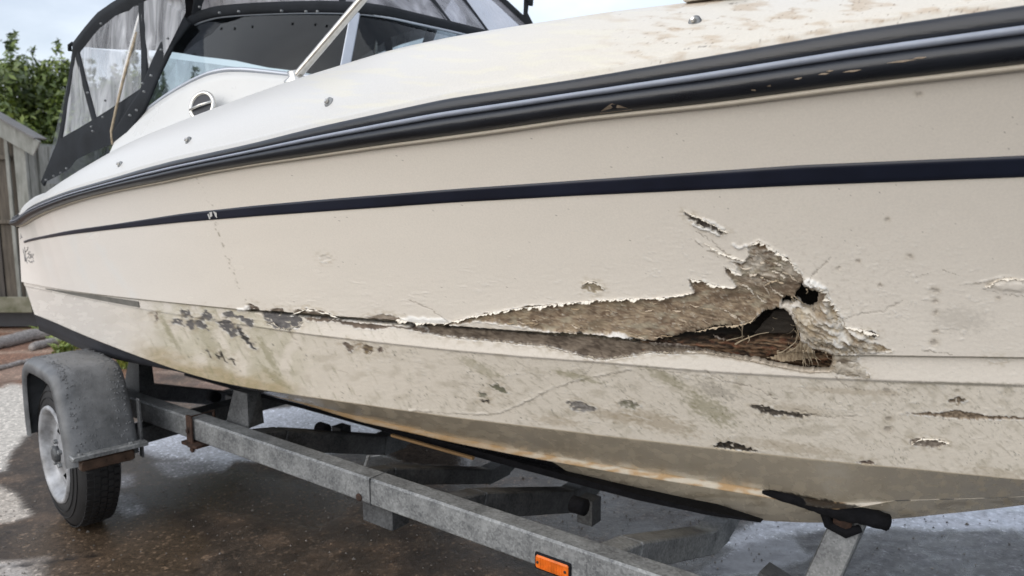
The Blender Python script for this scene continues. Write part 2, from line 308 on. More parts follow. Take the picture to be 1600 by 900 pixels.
# L7 must stay between chine and keel
h7 = CL-KL['L7'][0]; h6 = CL-KL['L6'][0]
zl = keel_z+(KL['L6'][1]-keel_z)*h7/h6
z7 = np.where(bs < -2.7, zl, KL['L7'][1]); wgt = sst(bs, -3.2, -2.6); z7 = zl*(1-wgt)+KL['L7'][1]*wgt
wg2 = sst(proj(bs, np.full(NM, 2.1), keel_z+.15)[0], 1190, 1400); z7 = z7*(1-wg2)+zl*wg2
z7 = np.clip(z7, keel_z+.01, KL['L6'][1]-.05); KL['L7'] = (KL['L7'][0], smooth1(z7, 15))
# bow continuation beyond the frame
NB = 36; STEM = {'L0': (1.50, 2.02), 'L1': (1.58, 1.93), 'L2': (1.54, 1.85), 'L4': (1.18, 1.36), 'L5': (1.14, 1.31), 'L6': (1.0, 1.15), 'L7': (.82, 1.0), 'L8': (.74, .95)}
bcol = {}
for k in list(KL):
    n, z = KL[k]; u = (np.arange(1, NB+1)/NB); bsb, zs = STEM[k]
    sl = (z[-1]-z[-12])/(bs[-1]-bs[-12]); Lb = bsb-B0
    hb = (CL-n[-1]); sh = ((CL-n[-1])-(CL-n[-12]))/(bs[-1]-bs[-12])*Lb
    bb = B0+Lb*u
    a = sl*Lb; zz = z[-1]+a*u+(zs-z[-1]-a)*u*u
    hh = hb*(1-u**2.2)+0*u if k != 'L8' else 0*u
    if k != 'L8': hh = (hb+sh*u)*(1-u**3)
    bcol[k] = np.concatenate([bs, bb]); KL[k] = (np.concatenate([n, CL-hh]), np.concatenate([z, zz]))
NC = NM+NB
def C3(k): return np.stack([bcol[k], KL[k][0], KL[k][1]], -1)     # (NC,3)
P0, P1, P2, P4, P5, P6, P7, P8 = [C3(k) for k in ('L0', 'L1', 'L2', 'L4', 'L5', 'L6', 'L7', 'L8')]
def off(P, dn=0, dz=0): Q = P.copy(); Q[:, 1] += dn; Q[:, 2] += dz; return Q
def strip(A, B, n, bulge=0, end=False):
    t = np.linspace(0, 1, n+1)[:, None, None]; t = t if end else t[:-1]
    S = A[None]*(1-t)+B[None]*t; S[:, :, 1] += (bulge*4*t*(1-t))[:, :, 0]; return S
flare = np.interp(bcol['L4'], [-4, -1.5, 0, 1.2], [0, .004, .02, .04])[None, :]
TS = strip(P2, off(P4, -.006), 235)
tt = np.linspace(0, 1, 236)[:-1, None]; TS[:, :, 1] += flare*4*tt*(1-tt)
stepw = np.interp(bcol['L4'], [-4.05, -2.4, -2, 2], [.004, .004, .007, .009])[:, None]*np.array([0, 1, 0])
P4b = P4+stepw; P4b[:, 2] -= .002
P5a = P5-stepw*.2; P5b = P5+stepw*.9; P5b[:, 2] -= .007
sr = np.interp(bcol['L7'], [-2.9, -2.3, -.50, -.36, 2], [0, .024, .024, 0, 0])
P7a = P7.copy(); P7a[:, 1] -= .006*sr/.016
P7b = P7a.copy(); P7b[:, 2] -= sr*.9; P7c = P7b.copy(); P7c[:, 1] += .02*sr/.016+.001; P7c[:, 2] += .0005
SEG = [TS, strip(off(P4, -.006), P4b, 2), strip(P4b, P5a, 26), strip(P5a, P5b, 3), strip(P5b, P6, 88), strip(P6, P7a, 30), strip(P7a, P7b, 5), strip(P7b, P7c, 2), strip(P7c, P8, 34, end=True)]
names_ = np.concatenate([[i]*s.shape[0] for i, s in enumerate(SEG)])
G = np.concatenate(SEG, 0); NR = G.shape[0]
rowL6 = int(np.where(names_ == 5)[0][0])
PX, PY = proj(G[..., 0], G[..., 1], G[..., 2])
dc = np.gradient(G, axis=1); dr = np.gradient(G, axis=0); NRM = np.cross(dc, dr); NRM /= (np.linalg.norm(NRM, axis=-1, keepdims=True)+1e-9)
NRM *= np.where(NRM[..., 1:2] > 0, -1, 1)
XW = G[..., 0]*BX[0]+G[..., 1]*NX[0]; YW = G[..., 0]*BX[1]+G[..., 1]*NX[1]
SCL = np.sqrt(XW**2+YW**2+(G[..., 2]-CZ)**2)/FPX       # metres per picture pixel there
# ------------------------------------------------------------------ weathering of the hull
wx = PX+2.6*fbm(PX/9, PY/9, 3, 11); wy = PY+2.6*fbm(PX/9, PY/9, 3, 23)
jx = wx+.7*perlin(PX/3.3, PY/3.3, 5)+1.6*perlin(PX/8.3, PY/6, 15); jy = wy+.7*perlin(PX/3.3, PY/3.3, 6)+1.6*perlin(PX/7, PY/7, 16)
row_id = names_[:, None]*np.ones((1, NC), int)
side = row_id < 5
CREAM = np.array((.795, .735, .65)); WHITE = np.array((.76, .74, .70))
col = np.ones((NR, NC, 3))*CREAM
tw = sst(PX, 90, 420)[..., None]; col = np.array((.82, .78, .73))*(1-tw)+col*tw  # lighter base towards the stern: its brighter lighting put into the colour
rgh = np.full((NR, NC), .22)+.1*fbm(PX/60, PY/40, 3, 3)
disp = .25*fbm(PX/70, PY/60, 2, 2)*2
def mixc(c, m): 
    global col; m = np.clip(m, 0, 1)[..., None]; col = col*(1-m)+np.array(c)*m
# broad grime, and a lighter lower panel
low = sst(row_id, 3.5, 4.5)*(row_id == 4)
g1 = fbm(PX/38, PY/22, 5, 31)
mixc((.83, .76, .65), .8*(row_id == 4)*sst(PX, 120, 300))  # downward-facing panel painted lighter to offset its shade
mixc((.46, .41, .31), .38*sst(g1, .06, .40)*(row_id >= 3)*sst(PX, 120, 300))
mixc((.52, .49, .35), .50*(row_id >= 2)*sst(PX, 215, 270)*(1-sst(PX, 430, 520))*sst(fbm(PX/26, PY/50, 3, 77), -.35, .15))
# thin orange-brown band above the stern bottom edge
edge6 = np.interp(PX, *zip(*PL['L6']))-PY
brn = sst(34-edge6+16*fbm(PX/40, PY/20, 3, 9), 0, 26)*(row_id == 4)*sst(PX, 190, 260)*(1-sst(PX, 430, 480))
mixc((.42, .31, .14), .62*brn)
mixc((.36, .33, .19), .35*brn*sst(fbm(PX/12, PY/6, 3, 8), -.1, .3))
# diagonal rain streaks and algae specks (run down and towards the bow)
def rotc(a): c, s = math.cos(a), math.sin(a); return PX*c+PY*s, -PX*s+PY*c
ux, uy = rotc(rad(60))
st = fbm(ux/34, uy/5.0, 4, 41)
mixc((.33, .31, .20), .5*sst(st, .18, .5)*(row_id >= 2)*(row_id <= 4)*sst(PX, 200, 250)*(1-sst(PX, 470, 700)*.75)*(1-sst(PX, 950, 1200)))
sp = perlin(ux/5.5, uy/2.3, 51)+.35*perlin(ux/2.2, uy/1.6, 52)
cl = sst(fbm(PX/55, PY/40, 3, 61), -.05, .35)
mixc((.12, .115, .09), .8*sst(sp, .62, .80)*cl*(row_id == 4)*sst(PX, 215, 270))
rz = rad(38); uu = PX*math.cos(rz)+PY*math.sin(rz); vv = -PX*math.sin(rz)+PY*math.cos(rz)
sp2 = perlin(uu/4.2, vv/1.7, 55)+.3*perlin(uu/1.8, vv/1.3, 56); cl2 = sst(fbm(PX/40, PY/26, 4, 63), -.12, .25)
mixc((.17, .15, .12), .6*sst(sp2, .70, .9)*sst(fbm(PX/60, PY/34, 3, 163), .0, .3)*(row_id == 4)*sst(PX, 440, 560)); mixc((.86, .83, .76), .15*sst(-sp2, .7, .9)*cl2*(row_id == 4)*sst(PX, 440, 560)); disp = disp-.0*sp2
mixc((.40, .36, .27), .45*sst(fbm(uu/22, vv/5, 5, 57, .6), .10, .38)*(row_id == 4)*sst(PX, 560, 760))
mixc((.40, .34, .24), .35*sst(fbm(PX/34, PY/7, 5, 59, .6), .12, .40)*((row_id == 5) | (row_id == 8))*sst(PX, 480, 700))
mixc((.30, .28, .22), .5*sst(fbm(ux/12, uy/5, 4, 91), .22, .42)*(row_id == 4)*sst(PX, 500, 620)*cl)
def blob(cx, cy, rx, ry, ang, c, a, seed, th=-.1):
    dx, dy = PX-cx, PY-cy; q = rad(ang); X = dx*math.cos(q)+dy*math.sin(q); Y = -dx*math.sin(q)+dy*math.cos(q)
    f = 1-np.sqrt((X/rx)**2+(Y/ry)**2)
    mixc(c, a*sst(f+.75*fbm(X/8, Y/4, 4, seed), .15, .7)*(PY > 150))
OL = (.25, .23, .11); BR = (.36, .28, .17)
blob(1110, 640, 70, 26, 30, OL, .55, 1); blob(1040, 590, 60, 14, 25, OL, .45, 2); blob(1120, 610, 50, 16, 20, (.2, .18, .14), .4, 3)
blob(960, 650, 60, 14, 14, BR, .45, 4); blob(1030, 660, 90, 22, 15, BR, .5, 5); blob(870, 658, 60, 12, 8, BR, .4, 6)
blob(985, 700, 55, 13, 22, (.22, .19, .12), .75, 7); blob(750, 575, 60, 12, 25, OL, .4, 8); blob(900, 588, 60, 8, 14, OL, .5, 9)
blob(1250, 640, 60, 14, 10, BR, .3, 10); blob(1340, 760, 90, 18, 8, BR, .35, 12); blob(1560, 740, 90, 14, 8, BR, .3, 13)
blob(1500, 500, 70, 30, 5, (.50, .46, .40), .4, 14); blob(1330, 612, 130, 8, 3, BR, .35, 15); blob(1240, 700, 120, 14, 8, BR, .4, 19)
blob(1250, 770, 90, 12, 12, (.22, .2, .17), .5, 17); blob(1500, 600, 200, 5, 1, (.3, .27, .2), .5, 18)
blob(330, 540, 60, 22, 60, OL, .28, 20); blob(420, 555, 50, 9, 62, OL, .5, 21); blob(265, 520, 60, 7, 62, OL, .5, 22); blob(430, 590, 50, 8, 40, OL, .4, 24)
# faint scratches trail on the topside
for pts, s_ in (([(305, 275), (318, 300), (334, 335), (350, 390), (366, 430), (384, 470)], 41), ([(330, 338), (356, 400), (372, 445)], 42)):
    d = dline(PX, PY, pts); mixc((.30, .25, .18), .6*sst(7-d+5*perlin(PX/5, PY/7, s_), 4, 7)*sst(perlin(ux/7, uy/2.6, s_+2), .15, .5))
# pale streaks near the stern
for pts in ([(128, 350), (160, 395), (190, 440), (208, 462)], [(112, 370), (128, 420), (145, 455)], [(70, 400), (84, 440)]):
    d = dline(PX, PY, pts); mixc((.80, .79, .76), .55*sst(14-d+10*fbm(PX/12, PY/24, 3, 5), 4, 16))
# small dark specks all over
spk = perlin(PX/3.2, PY/2.6, 71); reg = sst(fbm(PX/80, PY/70, 2, 73), 0, .3)
mixc((.16, .13, .10), .7*sst(spk, .74, .86)*reg*(PX > 450)*(PY > 150))
for (x, y, r) in [(1435, 147, 4), (1422, 401, 4), (1461, 454, 5), (1462, 471, 3.5), (1462, 489, 3.5), (1462, 518, 3.5), (1460, 535, 5), (1386, 343, 3), (1341, 408, 3), (1375, 445, 2.5), (1385, 611, 4), (1396, 619, 3), (1389, 654, 5), (1387, 671, 5), (1495, 611, 3), (1340, 538, 4), (1545, 445, 4), (1560, 466, 3), (1310, 420, 2.5), (235, 491, 3)]:
    r = r*.8; d = np.hypot((jx-x)/1.5, jy-y)+1.2*perlin(PX/2.6, PY/2.6, 77); mixc((.18, .14, .10), .5*sst(r-d, -.6, 1.0)); disp -= 1.2*sst(r-d, -.5, 1.5)
    mixc((.45, .38, .28), .35*sst(r*2.4-d, 0, r*1.6)*(d > r))
# blistered paint: fine relief concentrated around the damage
near = np.exp(-((PX-1150)/330)**2-((PY-480)/130)**2)+.6*np.exp(-((PX-620)/240)**2-((PY-470)/60)**2)+.55*np.exp(-((PX-1500)/160)**2-((PY-500)/140)**2)+.5*(row_id == 4)*sst(PX, 450, 650)
disp += near*(.40*fbm(PX/9, PY/6, 3, 101)+.12*perlin(PX/3.4, PY/2.6, 102))
rid = 1-np.abs(fbm(PX/22, PY/9, 3, 103))*5
disp += 1.1*near*sst(rid, .70, 1)*sst(perlin(PX/40, PY/24, 104), 0, .4); 
mixc(WHITE, .5*near*sst(rid, .75, 1)*sst(perlin(PX/40, PY/24, 104), .05, .4))
mixc((.36, .30, .23), .25*near*sst(fbm(PX/9, PY/5, 4, 107), .12, .4)*sst(PX, 1080, 1180)*(1-sst(PX, 1330, 1480)))
def ridge(pts, wd, hgt, seed, a=.8):
    global disp
    va = np.clip(.55+1.1*perlin(PX/17, PY/13, seed+40), 0, 1); wd = wd*.75; d = dline(jx, jy, pts); m = sst(wd-d, 0, wd)*va; disp += .55*hgt*m; mixc(WHITE, .6*a*m)
    d2 = dline(jx, jy-wd*1.3, pts); mixc((.26, .22, .17), .65*sst(wd*.7-d2, 0, wd*.6)*(perlin(PX/14, PY/14, seed) > -.3))
ridge([(640, 640), (700, 643), (745, 646), (780, 645), (805, 634), (825, 625), (862, 606), (890, 597), (925, 588), (985, 576)], 2.6, 2.6, 1)
ridge([(1088, 374), (1102, 388), (1130, 396), (1152, 405), (1164, 409)], 2.6, 3.0, 2); ridge([(1500, 444), (1530, 440), (1548, 437), (1570, 431), (1600, 437)], 2.6, 3, 3)
ridge([(1536, 449), (1560, 456), (1600, 461)], 2.2, 2, 4); ridge([(1440, 545), (1466, 548), (1490, 552)], 2, 2, 6, .6); ridge([(1430, 432), (1470, 420), (1500, 430)], 1.2, 1, 7, .3)
ridge([(1000, 575), (1060, 580), (1110, 590)], 1.3, 1, 8, .3)
disp += 3.0*sst(sdf(jx, jy, [(1535, 446), (1570, 434), (1605, 438), (1605, 460), (1565, 457)])*-1, 0, 9)
# ---- patches: gelcoat gone, laminate bare, with a lifted broken rim
LAM = np.array((.43, .335, .23)); LAMD = np.array((.17, .115, .075)); CR = np.array((.60, .56, .49))
fx, fy = rotc(rad(14)); qx = 9*fbm(PX/30, PY/22, 3, 205); qy = 6*fbm(PX/24, PY/16, 3, 207); fx = fx+qx; fy = fy+qy; fl = .65*fbm(fx/15, fy/3.6, 5, 201, .62)+.55*fbm(PX/34, PY/20, 3, 209); fl2 = perlin(fx/6.5, fy/2.1, 203)*sst(fbm(PX/20, PY/12, 2, 211), -.3, .3)
flr = 1-np.abs(fl)*3.2
def patch(poly, c1, c2, depth, rim=2.0, rimw=3.0, rough=.85, tex=1.0, edge=1.0, top=True, fibre=False):
    global disp, rgh
    small = (max(p[0] for p in poly)-min(p[0] for p in poly)) < 140
    if small: sj_ = int(poly[0][0]) % 97; d = sdf(jx+3.0*perlin(PX/7, PY/5, sj_), jy+2.4*perlin(PX/6, PY/6, sj_+3), poly)
    else: d = sdf(jx, jy, poly)
    ins = sst(-d, -.6, 1.0)
    tiny = (max(p[0] for p in poly)-min(p[0] for p in poly)) < 19; edge = edge*(.12 if tiny else 1)
    rimw = rimw*.75; rim = rim*(.2 if tiny else .75); ed = sst(rimw-d, 0, rimw)*(d > 0)
    disp = disp+rim*ed*(.6+.8*perlin(PX/8, PY/8, 301)); mixc(WHITE*1.04, edge*sst(rimw*.8-d, 0, rimw*.4)*(1-ins)*np.clip(.55+perlin(PX/9, PY/6, 303)*1.6, 0, 1))
    t = sst(fl+.5*fl2, -.42, .45) if fibre else sst(fbm(PX/6, PY/4, 4, 305), -.3, .35)
    c = np.array(c2)[None, None]*(1-t[..., None])+np.array(c1)[None, None]*t[..., None]
    if small: ins = ins*(1-.8*sst(perlin(PX/7, PY/4.4, sj_+9), .48, .6)*(ins > 0))
    if small: mixc((.46, .385, .27), .5*sst(13-d, 0, 13)*(d > -2)*sst(fbm(PX/10, PY/5, 3, sj_+31), -.15, .3))
    m = ins[..., None]; col[:] = col*(1-m)+c*m
    rgh = rgh*(1-ins)+rough*ins
    base = -depth*sst(-d, -.5, 2.5)
    if fibre: base = base+tex*ins*(1.5*np.clip(flr, -1, 1)+.9*fl2)
    else: base = base+tex*ins*(.5*fbm(PX/4, PY/3, 3, 307))
    disp = disp*(1-ins*.7)+base
    return d, ins
E1 = [(640, 506), (668, 506), (700, 506), (715, 502), (742, 494), (762, 490), (800, 484), (826, 478), (862, 477), (905, 474), (940, 469), (1000, 468), (1040, 466), (1070, 463), (1086, 458), (1079, 447), (1077, 436), (1100, 440), (1122, 447), (1140, 452), (1152, 447), (1142, 436), (1134, 424), (1131, 417), (1148, 424), (1160, 430), (1150, 414), (1140, 408), (1160, 412), (1170, 400), (1168, 386), (1187, 376), (1200, 384), (1215, 394), (1232, 404), (1246, 418), (1254, 432), (1257, 446), (1245, 462), (1238, 465), (1220, 466), (1216, 482), (1190, 486), (1172, 505), (1160, 509), (1140, 509), (1115, 512), (1101, 515), (1080, 520), (1060, 530), (1040, 533), (1010, 532), (985, 530), (965, 524), (940, 523), (900, 521), (870, 521), (850, 517), (800, 508), (745, 502), (715, 508), (690, 511)]
T1 = [(1256, 445), (1262, 437), (1278, 442), (1292, 452), (1296, 468), (1310, 485), (1318, 500), (1322, 512), (1350, 517), (1368, 520), (1374, 526), (1358, 532), (1384, 543), (1398, 550), (1305, 554), (1285, 549), (1270, 542), (1256, 532), (1248, 515), (1240, 500), (1238, 480), (1262, 482), (1277, 476), (1279, 460)]
T2 = [(1298, 556), (1318, 553), (1345, 556), (1337, 566), (1352, 575), (1362, 592), (1330, 588), (1303, 582), (1296, 572)]
E2 = [(640, 508), (700, 512), (760, 516), (830, 522), (870, 526), (900, 527), (940, 530), (985, 535), (1040, 536), (1080, 541), (1112, 552), (1094, 550), (1076, 551), (1040, 553), (1015, 551), (985, 557), (955, 561), (930, 562), (905, 556), (888, 549), (850, 541), (800, 537), (755, 532), (700, 527), (665, 520), (645, 514)]
GREY = (.17, .16, .155); GREY2 = (.105, .10, .10); BRN = (.25, .20, .16); BRN2 = (.11, .08, .062); DARK = (.035, .028, .022); DARK2 = (.012, .010, .009)
mixc((.40, .33, .23), .5*sst(16-sdf(jx, jy, E2), 0, 16)*sst(fbm(PX/14, PY/6, 3, 88), -.2, .3))
patch(E2, (.235, .19, .145), (.075, .055, .040), 9.0, rim=1.6, fibre=True, tex=.55)
crest = sst(1-np.abs(fbm(fx/11, fy/4.2, 3, 221))*6, .55, .95)*sst(perlin(PX/9, PY/7, 223), -.1, .35)
dE1, iE1 = patch(E1, LAM, LAMD, 8.0, rim=4.0, rimw=4.0, fibre=True, tex=.9)
mixc((.60, .54, .44), .75*crest*iE1); disp += 1.6*crest*iE1; mixc((.115, .085, .06), .55*iE1*sst(fbm(PX/26, PY/10, 4, 225), .08, .4)); mixc((.34, .29, .19), .25*iE1*sst(fbm(PX/40, PY/18, 3, 227), .05, .3)*(PX < 1010))
# paler, thicker torn laminate towards the upper right and right of the hole
pale = iE1*sst(PX-1.2*(PY-440), 1090, 1190)*sst(470-PY, 0, 55)
mixc(CR, .80*pale*sst(fl+.4*fl2, -.4, .25)); disp += pale*(8*fbm(fx/26, fy/9, 4, 401)+3+1.5*fl2)
mixc((.44, .40, .30), .5*iE1*sst(fbm(PX/30, PY/14, 3, 405), .05, .35))
dT1, iT1 = patch(T1, (.62, .57, .48), (.30, .24, .17), 0, rim=2.5, rimw=4, fibre=True, tex=1.0)
ax_, ay_ = rotc(rad(34)); ax_ = ax_+8*fbm(PX/26, PY/20, 3, 415); ay_ = ay_+6*fbm(PX/20, PY/16, 3, 417); tn = fbm(ax_/34, ay_/6.5, 5, 411, .6)
disp += iT1*(14*sst(-dT1, 0, 26)+13*tn+1.6*perlin(ax_/7, ay_/2.4, 413)); mixc((.20, .14, .085), .75*iT1*sst(-tn, .04, .34)); mixc((.42, .33, .21), .5*iT1*sst(fbm(PX/18, PY/12, 3, 419), .0, .3)); mixc(WHITE*.95, .7*iT1*sst(tn, -.05, .3)*sst(PX, 1262, 1300))
dT2, iT2 = patch(T2, (.58, .53, .45), (.26, .21, .15), 0, rim=2.0, fibre=True, tex=1.0)
disp += iT2*(3.5*sst(-dT2, 0, 10)+3*tn); mixc((.10, .075, .05), .8*iT2*sst(-np.hypot((PX-1318)/15, (PY-562)/6)+1+.5*fl, .1, .6))
dent = np.hypot((PX-1190)/9, (PY-386)/5); mixc((.20, .13, .07), .9*sst(1.2-dent, 0, .7)); disp -= 3*sst(1.3-dent, 0, 1)
# crumple towards the upper hole: crease shading mixed into the colour
cr_ = sst(1-np.hypot((PX-1235)/60, (PY-450)/26), 0, .8); mixc((.15, .105, .07), .75*cr_*iE1*sst(.35-fl, 0, .4)); mixc((.13, .095, .06), .55*iE1*sst(fbm(fx/40, fy/9, 4, 431), .06, .34)*sst(PX, 1020, 1120))
for pl_, a_, b_, dp, fb in [
 ([(388, 479), (391, 474), (404, 480), (409, 487), (390, 487)], BRN, BRN2, 2.5, 0), ([(419, 486), (432, 481), (445, 485), (453, 491), (420, 489)], BRN, BRN2, 2, 0),
 ([(458, 490), (463, 483), (480, 482), (500, 485), (514, 490), (530, 498), (500, 496), (470, 493)], (.27, .22, .17), (.13, .10, .075), 2.2, 1),
 ([(570, 496), (600, 490), (625, 497), (646, 507), (610, 505), (580, 502)], (.40, .34, .27), (.24, .19, .15), 1.5, 1),
 ([(407, 488), (430, 490), (455, 492), (470, 495), (474, 502), (468, 510), (455, 515), (445, 516), (428, 511), (414, 501)], GREY, GREY2, 2.2, 0),
 ([(476, 496), (500, 497), (528, 500), (555, 504), (585, 507), (620, 510), (660, 513), (668, 521), (640, 515), (612, 511), (595, 515), (572, 515), (555, 512), (535, 506), (525, 503), (500, 503), (480, 502)], (.22, .17, .13), (.09, .066, .05), 3.0, 1),
 ([(282, 487), (286, 481), (290, 488), (293, 482), (297, 486), (303, 497), (284, 497)], GREY, GREY2, .8, 0), ([(305, 499), (312, 494), (317, 490), (320, 483), (326, 487), (333, 495), (339, 500), (320, 501)], GREY, GREY2, .8, 0),
 ([(268, 499), (280, 497), (286, 505), (289, 512), (281, 508), (275, 505), (270, 508)], GREY, GREY2, .8, 0), ([(293, 499), (303, 500), (307, 515), (298, 514), (291, 508)], GREY, GREY2, .8, 0),
 ([(305, 500), (314, 501), (322, 508), (327, 516), (315, 514), (308, 511)], GREY, GREY2, .8, 0), ([(348, 494), (351, 488), (360, 485), (366, 491), (375, 493), (386, 497), (397, 502), (395, 511), (386, 507), (378, 500), (368, 497), (357, 498)], GREY, GREY2, .8, 0),
 ([(337, 503), (350, 499), (362, 502), (367, 509), (372, 516), (369, 524), (364, 528), (356, 520), (345, 513), (340, 508)], GREY, GREY2, .8, 0), ([(369, 508), (376, 512), (389, 529), (401, 545), (398, 548), (384, 535), (373, 523)], GREY2, DARK, .8, 0),
 ([(239, 492), (245, 486), (248, 500), (243, 503)], BRN, BRN2, .8, 0), ([(342, 549), (346, 548), (352, 562), (357, 569), (350, 567), (344, 557)], DARK, DARK2, .5, 0), ([(336, 552), (340, 552), (345, 564), (341, 562)], DARK, DARK2, .5, 0), ([(360, 557), (364, 562), (369, 569), (366, 571), (360, 563)], DARK, DARK2, .5, 0),
 ([(322, 545), (326, 548), (332, 560), (328, 559)], GREY2, DARK, .5, 0),
 ([(534, 537), (542, 534), (549, 540), (555, 547), (548, 551), (540, 543)], BRN, BRN2, 1.4, 0), ([(566, 537), (580, 541), (583, 550), (574, 554), (567, 547)], (.24, .18, .10), BRN2, 1.4, 0), ([(590, 544), (599, 544), (600, 549), (592, 550)], BRN, BRN2, 1, 0),
 ([(549, 535), (565, 536), (566, 546), (556, 544)], CR, LAM, 1, 0),
 ([(1066, 331), (1080, 336), (1098, 344), (1112, 350), (1124, 357), (1136, 363), (1132, 367), (1118, 363), (1100, 356), (1084, 347), (1072, 338)], (.10, .08, .065), DARK, 4.5, 0),
 ([(908, 448), (918, 440), (935, 443), (945, 452), (938, 458), (922, 457), (912, 454)], (.42, .36, .26), (.25, .20, .14), 2.2, 0),
 ([(498, 402), (506, 398), (518, 402), (514, 408), (503, 409)], CREAM*.93, CREAM*.85, .8, 0),
 ([(1172, 634), (1190, 633), (1215, 641), (1240, 645), (1275, 648), (1255, 652), (1215, 651), (1190, 645)], (.12, .10, .08), DARK, 2.0, 0),
 ([(886, 628), (905, 626), (918, 632), (934, 639), (925, 643), (900, 643), (890, 636)], (.33, .31, .29), (.16, .145, .13), 1.6, 0), ([(965, 629), (985, 627), (1003, 634), (990, 640), (972, 636)], (.40, .37, .31), (.20, .19, .13), 1.4, 0),
 ([(764, 601), (777, 600), (790, 608), (792, 615), (778, 611), (767, 606)], (.22, .21, .14), (.16, .155, .11), .6, 0), ([(746, 612), (758, 612), (763, 623), (750, 621)], (.27, .26, .20), (.17, .16, .12), .8, 0), ([(748, 625), (765, 625), (766, 630), (756, 630)], (.10, .08, .06), DARK, 2, 0),
 ([(1112, 697), (1125, 692), (1140, 690), (1158, 694), (1175, 702), (1187, 707), (1150, 705), (1120, 700)], (.06, .045, .03), DARK2, 3, 0), ([(1338, 723), (1356, 718), (1370, 725), (1352, 728)], BRN, BRN2, 1.5, 0),
 ([(1405, 646), (1440, 645), (1470, 645), (1492, 641), (1515, 645), (1545, 650), (1610, 652), (1610, 655), (1540, 656), (1500, 655), (1465, 651)], (.36, .28, .20), (.12, .085, .055), 2.4, 0),
 ([(1480, 627), (1497, 619), (1510, 625), (1505, 630), (1490, 631)], (.26, .20, .14), (.06, .045, .03), 2, 0), ([(1421, 687), (1440, 684), (1470, 688), (1483, 693), (1465, 700), (1440, 698), (1424, 695)], (.34, .29, .24), (.15, .12, .095), 2.0, 0),
 ([(1353, 519), (1366, 517), (1374, 522), (1366, 527), (1356, 524)], (.14, .11, .08), DARK, 1, 0),
 ([(1540, 560), (1575, 562), (1560, 568)], CREAM*.9, CREAM*.8, .6, 0)]:
    patch(pl_, a_, b_, dp, rim=1.7, rimw=2.6, fibre=bool(fb), tex=.5)
# the split along the moulded lap, black where it gapes
gapL = [(388, 486), (440, 490), (510, 496), (637, 506), (700, 512), (780, 518), (850, 523), (930, 527), (1000, 535), (1080, 543)]
d = dline(PX, PY+.6*perlin(PX/6, PY/6, 9), gapL); gw = np.interp(PX, [388, 500, 640, 800, 900, 1080], [2.0, 2.6, 3.0, 2.6, 3.4, 3.8])
gm = sst(gw-d, -.5, .9)*(PX > 386)*(PX < 1085); disp -= 9*gm; mixc(DARK2, gm)
for (x, y, r) in [(660, 509, 5), (697, 512, 5), (645, 511, 4), (1055, 533, 6), (905, 523, 5)]:
    d = np.hypot((jx-x)/1.8, jy-y); m = sst(r*.7-d, -.5, 1.2); mixc(DARK2, m*.9); disp -= 5*m
d = dline(jx, jy, [(950, 526), (962, 523), (975, 527), (983, 532)]); mixc(WHITE, .9*sst(3.4-d, 0, 1.6)); disp += 4*sst(3.4-d, 0, 3)
d = dline(jx, jy, [(1160, 507), (1155, 512), (1148, 512)]); mixc(WHITE, .7*sst(3.0-d, 0, 1.6))
# shadow line under moulded laps, painted into the colour
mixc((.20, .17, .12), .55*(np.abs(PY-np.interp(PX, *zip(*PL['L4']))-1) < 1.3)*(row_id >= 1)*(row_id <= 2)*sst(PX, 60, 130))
# white lifted lip above the left end of the tear
lip = sdf(jx, jy, [(625, 498), (640, 494), (690, 497), (706, 502), (690, 507), (650, 507), (632, 503)]); mixc(WHITE*1.06, sst(-lip, -1.5, 1.5)); disp += 2.6*sst(-lip, -2, 5)
lip = sdf(jx, jy, [(1254, 444), (1260, 434), (1274, 439), (1292, 449), (1288, 454), (1270, 448)]); mixc(WHITE*1.03, sst(-lip, -1, 1)); disp += 7*sst(-lip, -1, 4)
lip = sdf(jx, jy, [(370, 482), (388, 478), (390, 486), (372, 486)]); mixc(WHITE*1.03, sst(-lip, -1, 1)*.8); disp += 2.5*sst(-lip, -1, 3)
# small torn gelcoat near gash
for pts in ([(1082, 350), (1098, 357), (1108, 360)], [(1100, 342), (1116, 350), (1130, 358)], [(1112, 361), (1122, 366)], [(1144, 382), (1156, 388), (1166, 384)]):
    d = dline(jx, jy, pts); m = sst(2.8-d, 0, 1.6); mixc(WHITE*1.02, m*.9); disp += 2.6*m
# fine cracks running away from the break
for cp2, a_ in (([(1262, 438), (1282, 418), (1300, 402)], .5), ([(1318, 500), (1345, 490), (1378, 486), (1410, 470)], .45), ([(1150, 405), (1128, 392), (1112, 376), (1088, 362)], .6), ([(1100, 580), (1130, 596), (1176, 604), (1215, 625)], .6), ([(930, 562), (920, 580), (893, 600)], .5), ([(1300, 585), (1322, 604), (1352, 612)], .5), ([(700, 503), (676, 486), (640, 470)], .5), ([(1240, 640), (1290, 652), (1340, 650)], .5), ([(450, 516), (462, 532), (470, 548)], .5)):
    d = dline(jx+2*perlin(PX/8, PY/8, 621), jy+2*perlin(PX/8, PY/8, 623), cp2); mixc((.20, .16, .12), a_*sst(1.25-d, 0, 1.0)); disp -= .8*sst(1.3-d, 0, 1)
# long impact scratches below and left of the break
for i_ in range(46):
    x0, y0 = rng.uniform(480, 1500), rng.uniform(575, 690); L_ = rng.uniform(18, 70); an = rad(rng.uniform(8, 34)); dd_ = dline(PX+1.5*perlin(PX/9, PY/9, i_), PY, [(x0, y0), (x0+L_*math.cos(an), y0+L_*math.sin(an))], 8)
    mixc((.24, .20, .15) if i_ % 3 else (.86, .83, .77), rng.uniform(.25, .6)*sst(1.15-dd_, 0, 1.1)*(row_id == 4)*sst(perlin(PX/9, PY/9, i_+50), -.3, .1))
